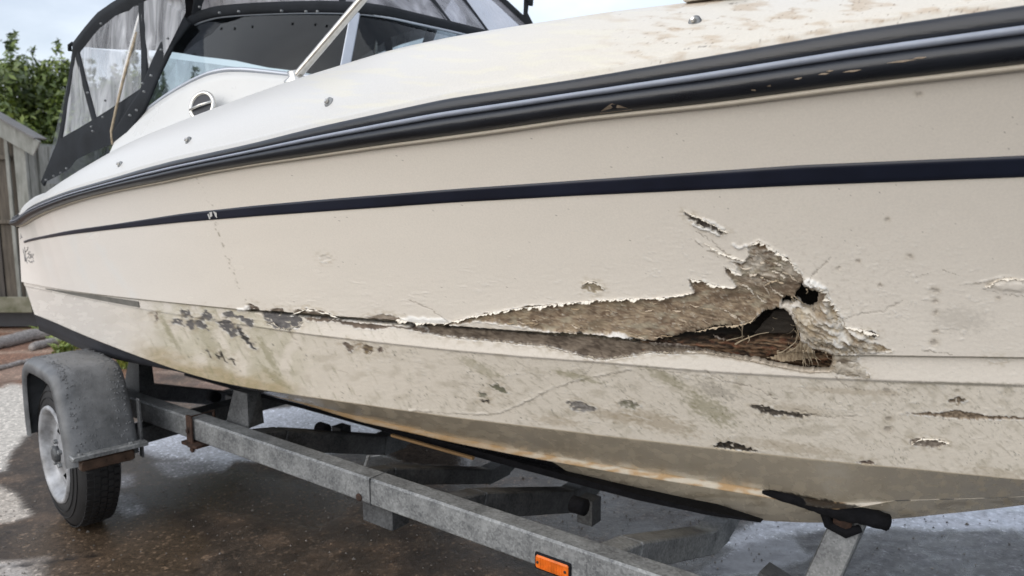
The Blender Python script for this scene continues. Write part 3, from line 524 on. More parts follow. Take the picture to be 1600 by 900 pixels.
# bottom part: pale panels lightened for missing bounce light, black bottom paint at the stern
mixc((.89, .78, .60), .9*(row_id >= 7)); mixc(BR, .45*(row_id >= 5)*sst(fbm(PX/50, PY/12, 4, 501), 0, .35)); mixc((.89, .775, .59), .9*(row_id == 5)*sst(PX, 430, 500))
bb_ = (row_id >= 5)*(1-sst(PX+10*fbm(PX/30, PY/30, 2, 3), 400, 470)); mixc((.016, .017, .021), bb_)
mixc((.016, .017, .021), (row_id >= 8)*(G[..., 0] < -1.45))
m7 = ((row_id == 6) | (row_id == 7)); t_ = sst(fbm(PX/34, PY/9, 4, 511), -.25, .25)[..., None]
cs = np.array((.80, .73, .61))*(1-t_)+np.array((.62, .42, .23))*t_; mm_ = (m7*sst(PX, 455, 500)*(1-bb_)*(1-sst(PX, 1290, 1380)))[..., None]; col = col*(1-mm_)+cs*mm_
mixc((.50, .33, .17), .7*m7*(1-sst(PX, 700, 950)))
# dark end of strake above the bow support
mixc(DARK2, sst(sdf(jx, jy, [(1190, 764), (1215, 766), (1300, 782), (1345, 790), (1330, 800), (1250, 792), (1205, 778)])*-1, -1, 2)*.95)
# holes: faces removed
HA = [(1240, 464), (1247, 455), (1253, 444), (1262, 449), (1279, 454), (1293, 459), (1291, 470), (1279, 478), (1266, 484), (1255, 479)]
HBp = [(1219, 467), (1228, 464), (1238, 465), (1243, 472), (1236, 477), (1222, 476)]
HC = [(1035, 531), (1060, 527), (1080, 519), (1101, 515), (1115, 511), (1140, 509), (1160, 509), (1174, 504), (1184, 494), (1192, 486), (1215, 482), (1228, 484), (1236, 494), (1242, 505), (1249, 520), (1252, 534), (1264, 541), (1278, 548), (1300, 554), (1302, 566), (1296, 579), (1266, 580), (1240, 577), (1226, 573), (1199, 569), (1184, 563), (1155, 560), (1125, 555), (1094, 548), (1070, 543), (1035, 538), (1000, 534)]
hd = np.minimum(np.minimum(sdf(jx, jy, HA), sdf(jx, jy, HBp)), sdf(jx, jy, HC))
hole = hd < 0
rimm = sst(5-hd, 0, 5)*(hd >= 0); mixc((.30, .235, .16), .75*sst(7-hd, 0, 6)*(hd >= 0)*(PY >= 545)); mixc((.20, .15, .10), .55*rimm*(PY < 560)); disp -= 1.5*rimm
disp = np.where(hole, disp, disp)
fade = 1.0-sst(PX, 1640, 1700)*0
rgh = np.clip(rgh+.25*sst(fbm(PX/20, PY/12, 3, 601), 0, .4)*(row_id >= 2), .12, .95)
far_ = (PX > 1690) | (np.arange(NC)[None, :] >= NM)
disp = np.where(far_, 0, disp); hole = hole & ~far_
colF = np.where(far_[..., None], CREAM, col)
GD = G+NRM*(disp*SCL*.75)[..., None]
# ------------------------------------------------------------------ BOAT
boat = Root('motorboat', 'weathered cream motorboat with a long jagged hole torn in its side and a navy stripe', 'boat', (-2.0, CL, .275))
F = grid_faces(NR, NC); hv = hole.ravel(); keep = ~(hv[F].any(1))
V = GD.reshape(-1, 3); CO = colF.reshape(-1, 3); RG = rgh.reshape(-1)
Fk = F[keep]
# rim thickness of the shell around the holes
e = np.concatenate([Fk[:, [0, 1]], Fk[:, [1, 2]], Fk[:, [2, 3]], Fk[:, [3, 0]]]); key = np.sort(e, 1); kk = key[:, 0].astype(np.int64)*len(V)+key[:, 1]
u_, idx, cnt = np.unique(kk, return_index=True, return_counts=True); be = e[idx[cnt == 1]]
isb = np.zeros(len(V), bool); isb[F[~keep].ravel()] = True
be = be[isb[be[:, 0]] & isb[be[:, 1]]]
vid = np.unique(be); mapn = -np.ones(len(V), int); mapn[vid] = len(V)+np.arange(len(vid))
gr_r = np.gradient(hd, axis=0).reshape(-1)[vid]; gr_c = np.gradient(hd, axis=1).reshape(-1)[vid]; q2 = -np.clip(hd.reshape(-1)[vid], 0, 6)/(gr_r**2+gr_c**2+1e-4); sr_, sc_ = np.clip(q2*gr_r, -1.1, 1.1)[:, None], np.clip(q2*gr_c, -1.1, 1.1)[:, None]
V = V.copy(); V[vid] = V[vid]+sr_*np.gradient(GD, axis=0).reshape(-1, 3)[vid]+sc_*np.gradient(GD, axis=1).reshape(-1, 3)[vid]
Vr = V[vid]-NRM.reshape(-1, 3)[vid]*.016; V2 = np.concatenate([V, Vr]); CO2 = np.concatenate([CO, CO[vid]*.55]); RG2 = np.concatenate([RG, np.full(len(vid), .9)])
Fr = np.stack([be[:, 1], be[:, 0], mapn[be[:, 0]], mapn[be[:, 1]]], 1)
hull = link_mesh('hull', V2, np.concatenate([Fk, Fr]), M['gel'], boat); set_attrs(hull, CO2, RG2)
# far side of the hull, transom
cs_ = list(range(0, NM, 24))+list(range(NM, NC, 3))+[NC-1]; rs_ = list(range(0, NR, 12))+[NR-1]
Gm = G[rs_][:, cs_].copy(); Gm[..., 1] = 2*CL-Gm[..., 1]
ho = link_mesh('hull_far_side', Gm.reshape(-1, 3), grid_faces(len(rs_), len(cs_)), M['white'], boat)
tr_r = list(range(0, NR, 10))+[NR-1]; A = G[tr_r][:, 0]; Bm = A.copy(); Bm[:, 1] = 2*CL-Bm[:, 1]
TV = np.stack([A*(1-t)+Bm*t+np.array((-.06*4*t*(1-t), 0, 0)) for t in np.linspace(0, 1, 13)], 1)
link_mesh('transom', TV.reshape(-1, 3), grid_faces(len(tr_r), 13), M['white'], boat)
band = np.where((bcol['L6'] < -2.45))[0]; hB = (.078*(1-sst(bcol['L6'][band], -3.6, -2.5))+.002)[:, None]
bq = [P6[band]+np.array((0, -.003, .002))]+[P6[band]+np.array((0, -.001+.016*t, 0))-hB*np.array((0, 0, 1))*t for t in (.03, .5, 1)]+[P6[band]+np.array((0, .05, 0))-hB*np.array((0, 0, 1))]
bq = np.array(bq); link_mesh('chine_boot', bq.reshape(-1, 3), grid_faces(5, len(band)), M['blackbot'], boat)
# stripe: follows the topside 1 mm proud
def surf_row(line):
    """rows on topside that sit on an image line, column by column"""
    xs, ys = zip(*line); Y = PY[:235, :]; T = np.interp(PX[:235, :], xs, ys); f = Y-T
    r = np.argmax(f > 0, axis=0); r = np.clip(r, 1, 234); c = np.arange(NC)
    t = -f[r-1, c]/(f[r, c]-f[r-1, c]+1e-9); t = np.clip(t, 0, 1)[:, None]
    t[NM:] = t[NM-1]; rr = r.copy(); rr[NM:] = r[NM-1]
    return G[rr-1, c]*(1-t)+G[rr, c]*t, NRM[rr, c]
st_top = [(0, 390), (28, 380), (47, 373), (108, 360), (180, 350), (289, 333), (400, 321), (500, 312), (700, 296), (900, 282), (1250, 258), (1600, 243), (1700, 239)]
st_bot = [(0, 392), (28, 383), (47, 376.5), (108, 366.5), (180, 358), (289, 347), (400, 338), (500, 331), (700, 317), (900, 306), (1250, 290), (1600, 277), (1700, 273)]
sT, sN = surf_row(st_top); sB, _ = surf_row(st_bot)
sm = lambda a: np.stack([smooth1(smooth1(a[:, i], 15), 15) for i in range(3)], 1)
mT, mB = sm(sT[:NM]), sm(sB[:NM]); wE = np.clip((NM-1-np.arange(NM))/40., 0, 1)[:, None]; sT[:NM] = mT*wE+sT[:NM]*(1-wE); sB[:NM] = mB*wE+sB[:NM]*(1-wE)
sO = np.where((np.arange(NC) < NM-2)[:, None], np.array((0, -1., 0))[None], sN*1.5)
rows = []
for t, o_ in ((0, .0005), (.02, .0022), (.25, .0022), (.5, .0022), (.75, .0022), (.98, .0022), (1, .0005)): rows.append(sT*(1-t)+sB*t+sO*o_*1.3)
rows = np.array(rows); sl_ = slice(6, NC-2); rows = rows[:, sl_]
link_mesh('stripe', rows.reshape(-1, 3), grid_faces(rows.shape[0], rows.shape[1]), M['navy'], boat)
# rub rail: dark upper lip, bright insert, big dark lower bulge, along L1-L2 (both sides)
def sweep(prof, A, B, sgn=1):
    H = (B-A); up = np.linalg.norm(H, axis=1, keepdims=True); d = H/up
    o_ = np.array((0, -1., 0)); R = []
    for (t, q) in prof: R.append(A+H*t+o_*q)
    R = np.array(R)
    if sgn < 0: R[..., 1] = 2*CL-R[..., 1]
    return R
dn = (P2-P1)
step = 3
selc = np.arange(0, NC, step); A1, B1 = P1[selc], P2[selc]
for sgn in (1, -1):
    for nm, m_, pr in (('rub_rail', M['rubber'], [(-.03, -.03), (-.04, .008), (.0, .016), (.12, .020), (.26, .021), (.35, .018), (.36, .010), (.50, .010), (.51, .024), (.58, .034), (.70, .040), (.84, .036), (.96, .024), (1.02, .010), (1.03, -.03)]),
                       ('rail_insert', M['rail_insert'], [(.345, .009), (.350, .024), (.37, .033), (.45, .036), (.51, .031), (.525, .012)]),
                       ('rail_flange', M['gel'], [(1.0, .004), (1.02, .012), (1.10, .012), (1.13, .002)])):
        R = sweep(pr, A1, B1, sgn); o = link_mesh(nm, R.reshape(-1, 3), grid_faces(R.shape[0], R.shape[1]), m_, boat, label=('far side '+nm.replace('_', ' ') if sgn < 0 else None))
        if m_ is M['gel']: set_attrs(o, np.ones((R.shape[0]*R.shape[1], 3))*np.array((.56, .50, .41)), np.full(R.shape[0]*R.shape[1], .4))
# rail end cap at the stern corner
c_ = (P1[0]+P2[0])/2; MB().lathe(c_+np.array((-.03, .01, 0)), (1, 0, 0), [(0, .012), (.008, .03), (.05, .036)], 14).build('rail_end_cap', M['rubber'], boat, smooth=True)
# deck: near side with grime, then across to the far side
dz0 = .0
lipa = off(P1, .004, .002); lipb = off(P1, .006, .018); lipb2 = off(P1, .012, .020)
in1 = off(P0, .03, .012); in2 = off(P0, .07, .013); in3 = off(P0, .14, .008)
D_ = [strip(lipa, lipb, 4), strip(lipb, lipb2, 2)]
S_ = strip(lipb2, P0, 70); tD = np.linspace(0, 1, 71)[:-1, None]; S_[:, :, 1] -= .022*4*tD*(1-tD)*np.interp(bcol['L0'], [-4, -2, .3, 1.5], [.6, 1, 1, 0])[None]
D_ += [S_, strip(P0, in1, 4), strip(in1, in2, 3), strip(in2, in3, 3, end=True)]
GDK = np.concatenate(D_, 0); dx_, dy_ = proj(GDK[..., 0], GDK[..., 1], GDK[..., 2])
dcol = np.ones(GDK.shape)*np.array((.57, .565, .55)); 
tcr = sst(dx_, 420, 1000)[..., None]; dcol = dcol*(1-tcr)+np.array((.60, .565, .50))*tcr
def mixd(c, m): 
    global dcol; m = np.clip(m, 0, 1)[..., None]; dcol = dcol*(1-m)+np.array(c)*m
gr = fbm(dx_/60, dy_/12, 5, 701); gr2 = fbm(dx_/16, dy_/7, 4, 703)
mixd((.42, .32, .22), .58*sst(gr, .0, .35)*sst(dx_, 860, 1080)); mixd((.30, .20, .12), .7*sst(gr2, .30, .5)*sst(dx_, 900, 1100)*sst(gr, -.1, .2))
mixd((.20, .15, .11), .8*sst(perlin(dx_/5, dy_/3, 705)+.3*gr, .62, .8)*sst(dx_, 850, 1050))
mixd((.64, .61, .50), .5*sst(fbm(dx_/80, dy_/9, 3, 707), 0, .3)*(1-sst(dx_, 900, 1100))*sst(dx_, 400, 550))
for pts in ([(205, 214), (222, 209), (237, 206)], [(1070, 77), (1082, 74), (1110, 72)], [(1140, 6), (1165, 2)]):
    mixd((.16, .14, .12), .7*sst(1.6-dline(dx_, dy_, pts), 0, 1)*(perlin(dx_/6, dy_/6, 3) > -.2))
drg = np.clip(.33+.25*sst(gr, -.1, .3)*sst(dx_, 800, 1000), .2, .9)
o = link_mesh('deck_edge', GDK.reshape(-1, 3), grid_faces(GDK.shape[0], NC), M['gel'], boat); set_attrs(o, dcol.reshape(-1, 3), drg.reshape(-1))
cc = list(range(0, NC, 12))+[NC-1]
EDG = in3[cc]; far = EDG.copy(); far[:, 1] = 2*CL-far[:, 1]
fore = EDG[:, 0] > -2.05
Ef, Ff = EDG[fore], far[fore]
DV = np.stack([Ef*(1-t)+Ff*t+np.array((0, 0, .045*4*t*(1-t))) for t in np.linspace(0, 1, 15)], 0)
link_mesh('foredeck', DV.reshape(-1, 3), grid_faces(15, len(Ef)), M['white'], boat)
dfar = GDK[::6][:, cc].copy(); dfar[..., 1] = 2*CL-dfar[..., 1]
link_mesh('deck_edge_far_side', dfar.reshape(-1, 3), grid_faces(dfar.shape[0], len(cc)), M['white'], boat)
for sgn in (1, -1):   # side decks beside cockpit and inner liner, cockpit sole
    Ea = EDG[~fore]; Wd = Ea.copy(); Wd[:, 1] = 1.72; Wl = Wd.copy(); Wl[:, 2] = .75
    R = np.stack([Ea, (Ea+Wd)/2, Wd, off(Wd, .01, -.02), Wl]); 
    if sgn < 0: R[..., 1] = 2*CL-R[..., 1]
    link_mesh('side_deck', R.reshape(-1, 3), grid_faces(5, len(Ea)), M['white'], boat)
MB().box(-4.0, -1.9, 1.7, 3.1, .70, .73).build('cockpit_sole', M['dash'], boat)
MB().box(-4.02, -3.95, 1.62, 3.18, .7, 1.30, .01).build('transom_bulkhead', M['white'], boat)
# ------------------------------------------------------------------ cabin side and windscreen
def mirror(P): Q = [tuple(p) for p in P]; return Q+[(p[0], 2*CL-p[1], p[2]) for p in Q[::-1]]
base = [hn(186, 214, 1.62), hn(222, 173, 1.64), hn(262, 147, 1.66), hn(300, 124, 1.68), hn(330, 110, 1.70), hn(352, 105, 1.72), hn(385, 107, 1.75), hn(420, 110, 1.79), hn(457, 117, 1.84), (-2.20, 1.91, 1.79), (-2.03, 2.02, 1.765), (-1.92, 2.15, 1.75), (-1.87, 2.28, 1.745)]
topl = [hn(186, 208, 1.63), hn(232, 140, 1.66), hn(255, 92, 1.70), hn(275, 55, 1.73), hn(300, 32, 1.76), hn(330, 24, 1.79), hn(380, 21, 1.83), hn(430, 19, 1.87), hn(500, 17, 1.93), hn(570, 18, 2.02), hn(600, 25, 2.09), hn(640, 34, 2.20), hn(680, 43, 2.33)]
def resamp(P, n):
    P = np.array(P, float); 
    s = np.concatenate([[0], np.cumsum(np.linalg.norm(np.diff(P, axis=0), axis=1))]); q = np.linspace(0, s[-1], n)
    return np.stack([np.interp(q, s, P[:, i]) for i in range(3)], 1)
bh, th = np.array(base), np.array(topl)
def sm3(P, it=2):
    P = P.copy()
    for _ in range(it): P[1:-1] = (P[:-2]+2*P[1:-1]+P[2:])/4
    return P
bh, th = sm3(bh, 1), sm3(th, 1)
nb_ = len(bh); BASE = np.array(mirror(bh)); TOP = np.array(mirror(th)); ns = len(BASE)
def dens(P, k=4):
    t = np.arange(0, len(P)-1+1e-9, 1/k); i = np.clip(t.astype(int), 0, len(P)-2); f = (t-i)[:, None]; return sm3(P[i]*(1-f)+P[i+1]*f, 2)
BD, TD = dens(BASE), dens(TOP); nd = len(BD)
GV = np.stack([BD*(1-t)+TD*t+np.array((.012*4*t*(1-t), 0, 0)) for t in np.linspace(0, 1, 7)])
wsr = link_mesh('windscreen', GV.reshape(-1, 3), grid_faces(7, nd), M['glass'], boat)
# sill trim + coaming that the screen stands on
MB().tube(BD+np.array((0, -.004, -.004)), .009, 8).build('windscreen_sill', M['alu'], boat, parent=wsr, smooth=True)
MB().tube(BD+np.array((0, -.008, -.022)), .006, 6).build('sill_gasket', M['rubber'], boat, parent=wsr, smooth=True)
mi_ = 9*4
for k_, wdt in ((mi_, .036), (nd-1-mi_, .036)):
    MB().obox(BD[k_]+np.array((0, -.01, 0)), TD[k_]+np.array((0, -.01, 0)), wdt, .018, up=(1, -.6, .3), bev=.003).build('mullion', M['alu'], boat, parent=wsr)
def deck_below(b, n):
    return np.interp(b, bs, P0[:NM, 2])+.010
FT = BD.copy(); FT[:, 2] = deck_below(BD[:, 0], 0)-.01
outw = np.where(FT[:, 1:2] < CL, -1, 1)*np.interp(np.abs(FT[:, 1:2]-CL), [0, .5, .7], [0, .6, 1])
rows = []
drop = np.clip(BD[:, 2]-FT[:, 2], .02, 1)[:, None]
for t, o1 in ((0, 0), (.06, .012), (.2, .022), (.45, .035), (.75, .055), (1.0, .085)):
    R = BD*(1-t)+FT*t; R = R+np.concatenate([np.interp(1-np.abs(outw), [0, 1], [0, 1])*o1*2.0, outw*o1, np.zeros_like(outw)], 1); R[:, 2] -= .014*(t < .01)+.0; rows.append(R)
CV = np.array(rows); cab = link_mesh('cabin_side', CV.reshape(-1, 3), grid_faces(6, nd), M['white'], boat)
# dashboard inside
din = BD.copy(); din[:, 2] -= .02; dc_ = din.copy(); dc_[:, 0] = -2.75; dc_[:, 1] = np.clip(dc_[:, 1], 1.85, 2.95); dc_[:, 2] = 1.70
kx = slice(12, nd-12); DD = np.stack([din[kx], (din[kx]*.5+dc_[kx]*.5), dc_[kx], off(dc_[kx], 0, -.6)])
link_mesh('dashboard', DD.reshape(-1, 3), grid_faces(4, DD.shape[1]), M['dash'], boat)
# seats inside, seen dimly
for yy in (1.95, 2.85):
    MB().box(-3.35, -2.95, yy-.2, yy+.2, .73, 1.2, .05).box(-3.45, -3.33, yy-.2, yy+.2, 1.1, 1.65, .05).build('helm_seat', M['dash'], boat)
MB().tube([(-2.80+.02*math.sin(a), 1.95+.17*math.cos(a), 1.66+.17*math.sin(a)) for a in np.linspace(0, 2*math.pi, 28)[:-1]], .013, 8, closed=True).build('steering_wheel', M['rubber'], boat, smooth=True)
# round vent on the cabin side
vc = np.array(hn(316, 166, 1.62)); vn = np.array((.25, -.93, .25)); vn /= np.linalg.norm(vn)
vu = np.array((1, .25, .05)); vu -= vn*vu.dot(vn); vu /= np.linalg.norm(vu); vw = np.cross(vn, vu); vw *= np.sign(vw[2])
def ell(c, r1, r2, n=40, a0=0, a1=2*math.pi): return [c+vu*r1*math.cos(a)+vw*r2*math.sin(a) for a in np.linspace(a0, a1, n)]
vent = MB().tube(ell(vc, .052, .050)[:-1], .0085, 10, closed=True).build('porthole', M['steel'], boat, smooth=True)
MB().add([vc+vn*.002]+ell(vc+vn*.002, .05, .048), [(0, i, i+1) for i in range(1, 40)]).build('porthole_glass', M['blackbot'], boat, parent=vent)
MB().tube([vc-vu*.05+vn*.006-vw*.012, vc+vn*.012, vc+vu*.05+vn*.006+vw*.012], .0055, 8).build('porthole_bar', M['steel'], boat, parent=vent, smooth=True)
# ------------------------------------------------------------------ canopy (black canvas, cloudy vinyl)
canopy = MB()
def bil(c, nu=24, nv=24, wr=.012, seed=0, out_=(0, -1, 0)):
    c = [np.array(p, float) for p in c]; u = np.linspace(0, 1, nu)[None, :, None]; v = np.linspace(0, 1, nv)[:, None, None]
    S = (c[0]*(1-u)+c[1]*u)*(1-v)+(c[3]*(1-u)+c[2]*u)*v
    L1 = np.linalg.norm(c[1]-c[0]); k = u[..., 0]*(1-u[..., 0])*v[..., 0]*(1-v[..., 0])*16
    w_ = wr*(fbm(u[..., 0]*L1*11+v[..., 0]*.8, v[..., 0]*1.3+u[..., 0]*.3, 3, seed))
    return (S+(w_*np.sqrt(np.clip(k, 0, 1)))[..., None]*np.array(out_))
def panel(name, c, m, wr=.014, seed=0, both=True, out_=(0, -1, 0), nu=26, nv=26):
    r = []
    for sg in ((1, -1) if both else (1,)):
        S = bil(c, nu, nv, wr, seed, out_)
        if sg < 0: S = S.copy(); S[..., 1] = 2*CL-S[..., 1]
        r.append(link_mesh(name, S.reshape(-1, 3), grid_faces(nv, nu), m, boat))
    return r
def ribbon(name, pts, wd, m=None, both=True, th_=.004, nrm=(0, -1, 0), sub=8):
    P = np.array(pts, float); P = resamp(P, max(sub*(len(P)-1), 4)) if len(P) > 1 else P
    t = np.gradient(P, axis=0); t /= np.linalg.norm(t, axis=1, keepdims=True); s_ = np.cross(t, nrm); s_ /= np.linalg.norm(s_, axis=1, keepdims=True); nn = np.array(nrm, float)
    wv = (np.interp(np.linspace(0, 1, len(P)), np.linspace(0, 1, len(wd)), wd) if hasattr(wd, '__len__') else np.full(len(P), wd))[:, None]/2
    R = np.stack([P-s_*wv-nn*th_, P-s_*wv+nn*th_*.6, P-s_*wv*.7+nn*th_*1.4, P+nn*th_*.9, P+s_*wv*.7+nn*th_*1.4, P+s_*wv+nn*th_*.6, P+s_*wv-nn*th_, P-s_*wv-nn*th_])
    for sg in ((1, -1) if both else (1,)):
        Q = R.copy()
        if sg < 0: Q[..., 1] = 2*CL-Q[..., 1]
        link_mesh(name, Q.reshape(-1, 3), grid_faces(8, len(P)), m or M['canvas'], boat)
nA = 1.60; nT = 1.70
q = lambda x, y, n=None: hn(x, y, n if n else np.interp(y, [0, 290], [nT+.01, nA]))
RC = q(118, 72)                      # stern top corner
skirt_b = [q(68, 287), q(96, 273), q(113, 262), q(122, 249), q(150, 236), q(180, 224), q(204, 186), q(222, 168)]
skirt_t = [q(94, 220), q(108, 212), q(122, 204), q(135, 197), q(149, 188), q(176, 171), q(200, 156), q(226, 138)]
SB, ST = resamp(skirt_b, 30), resamp(skirt_t, 30)
for sg in (1, -1):
    S = np.stack([SB*(1-t)+ST*t+np.array((0, -.006, 0))*(1+math.sin(t*3)) for t in np.linspace(0, 1, 8)])
    if sg < 0: S = S.copy(); S[..., 1] = 2*CL-S[..., 1]
    link_mesh('canopy_skirt', S.reshape(-1, 3), grid_faces(8, 30), M['canvas'], boat)
roofP = [RC, q(133, 52), q(155, 26), q(178, 10), q(205, -6), q(240, -28), q(285, -50)]
panel('canopy_window', [q(94, 220), q(149, 188), q(124, 92), q(118, 74)], M['vinyl'], seed=1)
panel('canopy_window', [q(149, 188), q(224, 140), q(222, -14), q(122, 72)], M['vinyl'], wr=.02, seed=2)
panel('canopy_window', [q(228, 140), q(236, 128), q(288, 24), q(224, -20)], M['vinyl'], wr=.03, seed=3)
panel('canopy_window', [q(288, 24), q(290, 20), q(286, -48), q(224, -20)], M['vinyl'], wr=.02, seed=8)
ribbon('canopy_binding', [RC, q(108, 140), q(94, 222), q(67, 287)], .035)
ribbon('canopy_strap', [RC, q(130, 120), q(140, 158), q(149, 192)], .042)
ribbon('canopy_strap', [q(221, -20), q(222, 20), q(226, 80), q(226, 146)], .05)
ribbon('canopy_seam', [q(94, 221), q(122, 205), q(149, 189), q(176, 172), q(226, 139)], .02)
# canvas frame that hugs the windscreen
fr_pts = [q(178, 226, 1.60), q(222, 158, 1.63), q(245, 104, 1.67), q(266, 60, 1.70), q(290, 28, 1.735)]
ribbon('canopy_binding', fr_pts, .085)
tb = TD[4*3:-4*3]+np.array((.006, 0, .022)); tbm = len(tb)//2
wdt = .062
Q = []
for dz_, dn_ in ((-.028, 0), (-.028, .006), (-.015, .010), (.0, .011), (.014, .006), (.014, 0)):
    o2 = tb.copy(); o2[:, 2] += dz_; o2[:, 0] += dn_-.25*(dz_+.03)*np.clip((1-np.abs(tb[:, 1]-CL)/.8), 0, 1)*0; o2[:, 1] += np.sign(tb[:, 1]-CL)*dn_; Q.append(o2)
link_mesh('canopy_front_band', np.array(Q).reshape(-1, 3), grid_faces(6, len(tb)), M['canvas'], boat)
MB().tube(TD[4*4:-4*4]+np.array((.01, 0, -.004)), .006, 6).build('windscreen_top_trim', M['alu'], boat, parent=wsr, smooth=True)
# roof and front windows (mostly above the frame)
FB = TD[4*4:-4*4]+np.array((0, 0, .03)); nF = len(FB); s01 = np.linspace(0, 1, nF)
RB = np.stack([np.full(nF, -2.62), 1.72+(3.08-1.72)*s01, 2.52+.05*np.sin(np.pi*s01)], 1)
for (a, c), sd in (((0, .28), 1), ((.28, .5), 2), ((.5, .72), 3), ((.72, 1), 4)):
    i0, i1 = int(a*(nF-1)), int(c*(nF-1)); seg = slice(i0, i1+1); k = i1-i0+1
    S = np.stack([FB[seg]*(1-t)+RB[seg]*t for t in np.linspace(0, 1, 16)]); S[..., 0] += .02*fbm(S[..., 1]*6, S[..., 2]*3, 3, sd)
    link_mesh('canopy_front_window', S.reshape(-1, 3), grid_faces(16, k), M['vinyl2'], boat)
for a in (0.02, .28, .5, .72, .98):
    i = int(a*(nF-1)); ribbon('canopy_strap', [FB[i]-np.array((0, 0, .01)), FB[i]*.5+RB[i]*.5, RB[i]], .05, both=False, nrm=(.8, -.5, .3))
RE = resamp(roofP, 16); REt = np.concatenate([RE, [RB[0]]]); nr_ = len(REt)
rows = []
for t in np.linspace(0, 1, 15):
    L = REt.copy(); Rr = REt.copy(); Rr[:, 1] = 2*CL-Rr[:, 1]; S = L*(1-t)+Rr*t; S[:, 2] += .09*4*t*(1-t)*np.linspace(.35, .6, nr_)+.01*perlin(np.arange(nr_)*.6, np.full(nr_, t*5), 5); rows.append(S)
link_mesh('canopy_roof', np.array(rows).reshape(-1, 3), grid_faces(15, nr_), M['canvas'], boat)
for sg in (1, -1):   # drooping roof valance and its binding
    E_ = REt.copy(); D2 = E_+np.array((.01, -.008, -.055)); E0 = E_+np.array((0, -.012, .012))
    S = np.stack([E_+np.array((0, .03, .015)), E0, (E0+D2)/2+np.array((0, -.008, 0)), D2])
    if sg < 0: S = S.copy(); S[..., 1] = 2*CL-S[..., 1]
    link_mesh('roof_valance', S.reshape(-1, 3), grid_faces(4, nr_), M['canvas'], boat)
S = bil([(RC[0]-.0, RC[1], RC[2]), (RC[0], 2*CL-RC[1], RC[2]), (SB[0][0], 2*CL-SB[0][1], SB[0][2]), tuple(SB[0])], 30, 20, .03, 9, (-1, 0, 0))
link_mesh('canopy_back_window', S.reshape(-1, 3), grid_faces(20, 30), M['vinyl'], boat)
MB().tube([RC+np.array((-.012, -.006, .012)), RC+np.array((-.035, -.01, .005)), RC+np.array((-.035, -.01, -.02))], .009, 7).build('roof_strap_end', M['canvas'], boat, smooth=True)
cA, cB, cC, cD = hn(712, 60, 2.72), hn(828, 44, 3.14), hn(776, -4, 3.14), hn(722, -8, 2.76)
panel('canopy_wing', [cA, cB, cC, cD], M['vinyl2'], wr=.05, seed=12, both=False, nu=30, nv=20)
ribbon('canopy_strap', [cB, hn(806, 24, 3.14), cC, hn(750, -22, 3.14)], .05, both=False); ribbon('canopy_strap', [cB, hn(821, 22, 3.14), hn(823, -8, 3.14)], [.05, .022, .03], both=False)
ribbon('canopy_strap', [hn(742, 62, 2.80), hn(733, 30, 2.79), hn(722, -8, 2.78)], [.06, .03, .03], both=False)
MB().tube([hn(821, -4, 3.13), hn(830, 0, 3.12), hn(829, 9, 3.12)], .012, 7).build('roof_strap_end', M['canvas'], boat, smooth=True)
# canopy bows (inside tubes) and the hanging cord
for sg in (1, -1):
    T = lambda P: [(p[0], p[1] if sg > 0 else 2*CL-p[1], p[2]) for p in P]
    MB().tube(T([q(172, 222, 1.64), q(196, 110, 1.70), q(222, 15, 1.74), q(232, -20, 1.76)]), .012, 8).build('canopy_bow', M['steel'], boat, smooth=True)
    MB().tube(T([q(176, 226, 1.595), q(174, 205, 1.60), q(181, 172, 1.61), q(196, 112, 1.66), q(214, 50, 1.69)]), .0055, 7).build('cord', M['fibre'], boat, smooth=True)
for (x, y) in [(72, 281), (84, 275), (95, 270), (104, 263), (145, 205), (143, 198), (137, 145), (161, 183), (164, 157), (223, 130), (225, 143), (236, 118), (252, 78), (262, 60), (213, 172), (203, 180), (158, 37), (312, 11), (343, 20), (373, 18), (440, 17), (478, 18), (496, 18)]:
    n_ = 1.585 if y > 100 else 1.66
    if x > 300: n_ = np.interp(x, [300, 500], [1.72, 1.90])
    p = np.array(hn(x, y, n_)); MB().lathe(p, (0, -1, 0), [(-.004, .0045), (.003, .0045), (.005, .003)], 8).build('snap_fastener', M['galv'], boat, smooth=True)
# bow rail
r0 = np.array(hn(461, 122, 1.555)); r1 = np.array(hn(572, -8, 1.60)); dr_ = (r1-r0)/np.linalg.norm(r1-r0)
rp = [r0-dr_*.02, r0, r0+(r1-r0)*.5, r1, r1+dr_*.05+np.array((.03, 0, 0))]
for b_ in (-1.2, -.8, -.3, .2, .7, 1.1, 1.4):
    e_ = np.array([np.interp(b_, P0[:, 0], P0[:, i]) for i in range(3)]); rp.append(e_+np.array((0, .05, .26)))
for sg in (1, -1):
    T = lambda P: [(p[0], p[1] if sg > 0 else 2*CL-p[1], p[2]) for p in P]
    hr = MB().tube(T(rp), .0135, 14).build('bow_rail', M['steel'], boat, smooth=True)
    for b_ in (-.62, .3, 1.05):
        e_ = np.array([np.interp(b_, P0[:, 0], P0[:, i]) for i in range(3)])+np.array((0, .05, .012)); tp_ = np.array([np.interp(b_, np.array(rp)[3:, 0], np.array(rp)[3:, i]) for i in range(3)])
        MB().tube(T([e_, tp_]), .011, 10).build('stanchion', M['steel'], boat, parent=hr, smooth=True)
        MB().lathe(T([e_])[0], (0, 0, 1), [(-.004, .036), (.006, .036), (.012, .02), (.03, .014)], 20).build('stanchion_foot', M['steel'], boat, parent=hr, smooth=True)
p = r0+np.array((-.0, 0, -.006)); MB().lathe(p, (0, -.3, 1), [(-.012, .034), (.004, .034), (.012, .018), (.03, .016)], 20).build('rail_foot', M['steel'], boat, parent=hr, smooth=True)
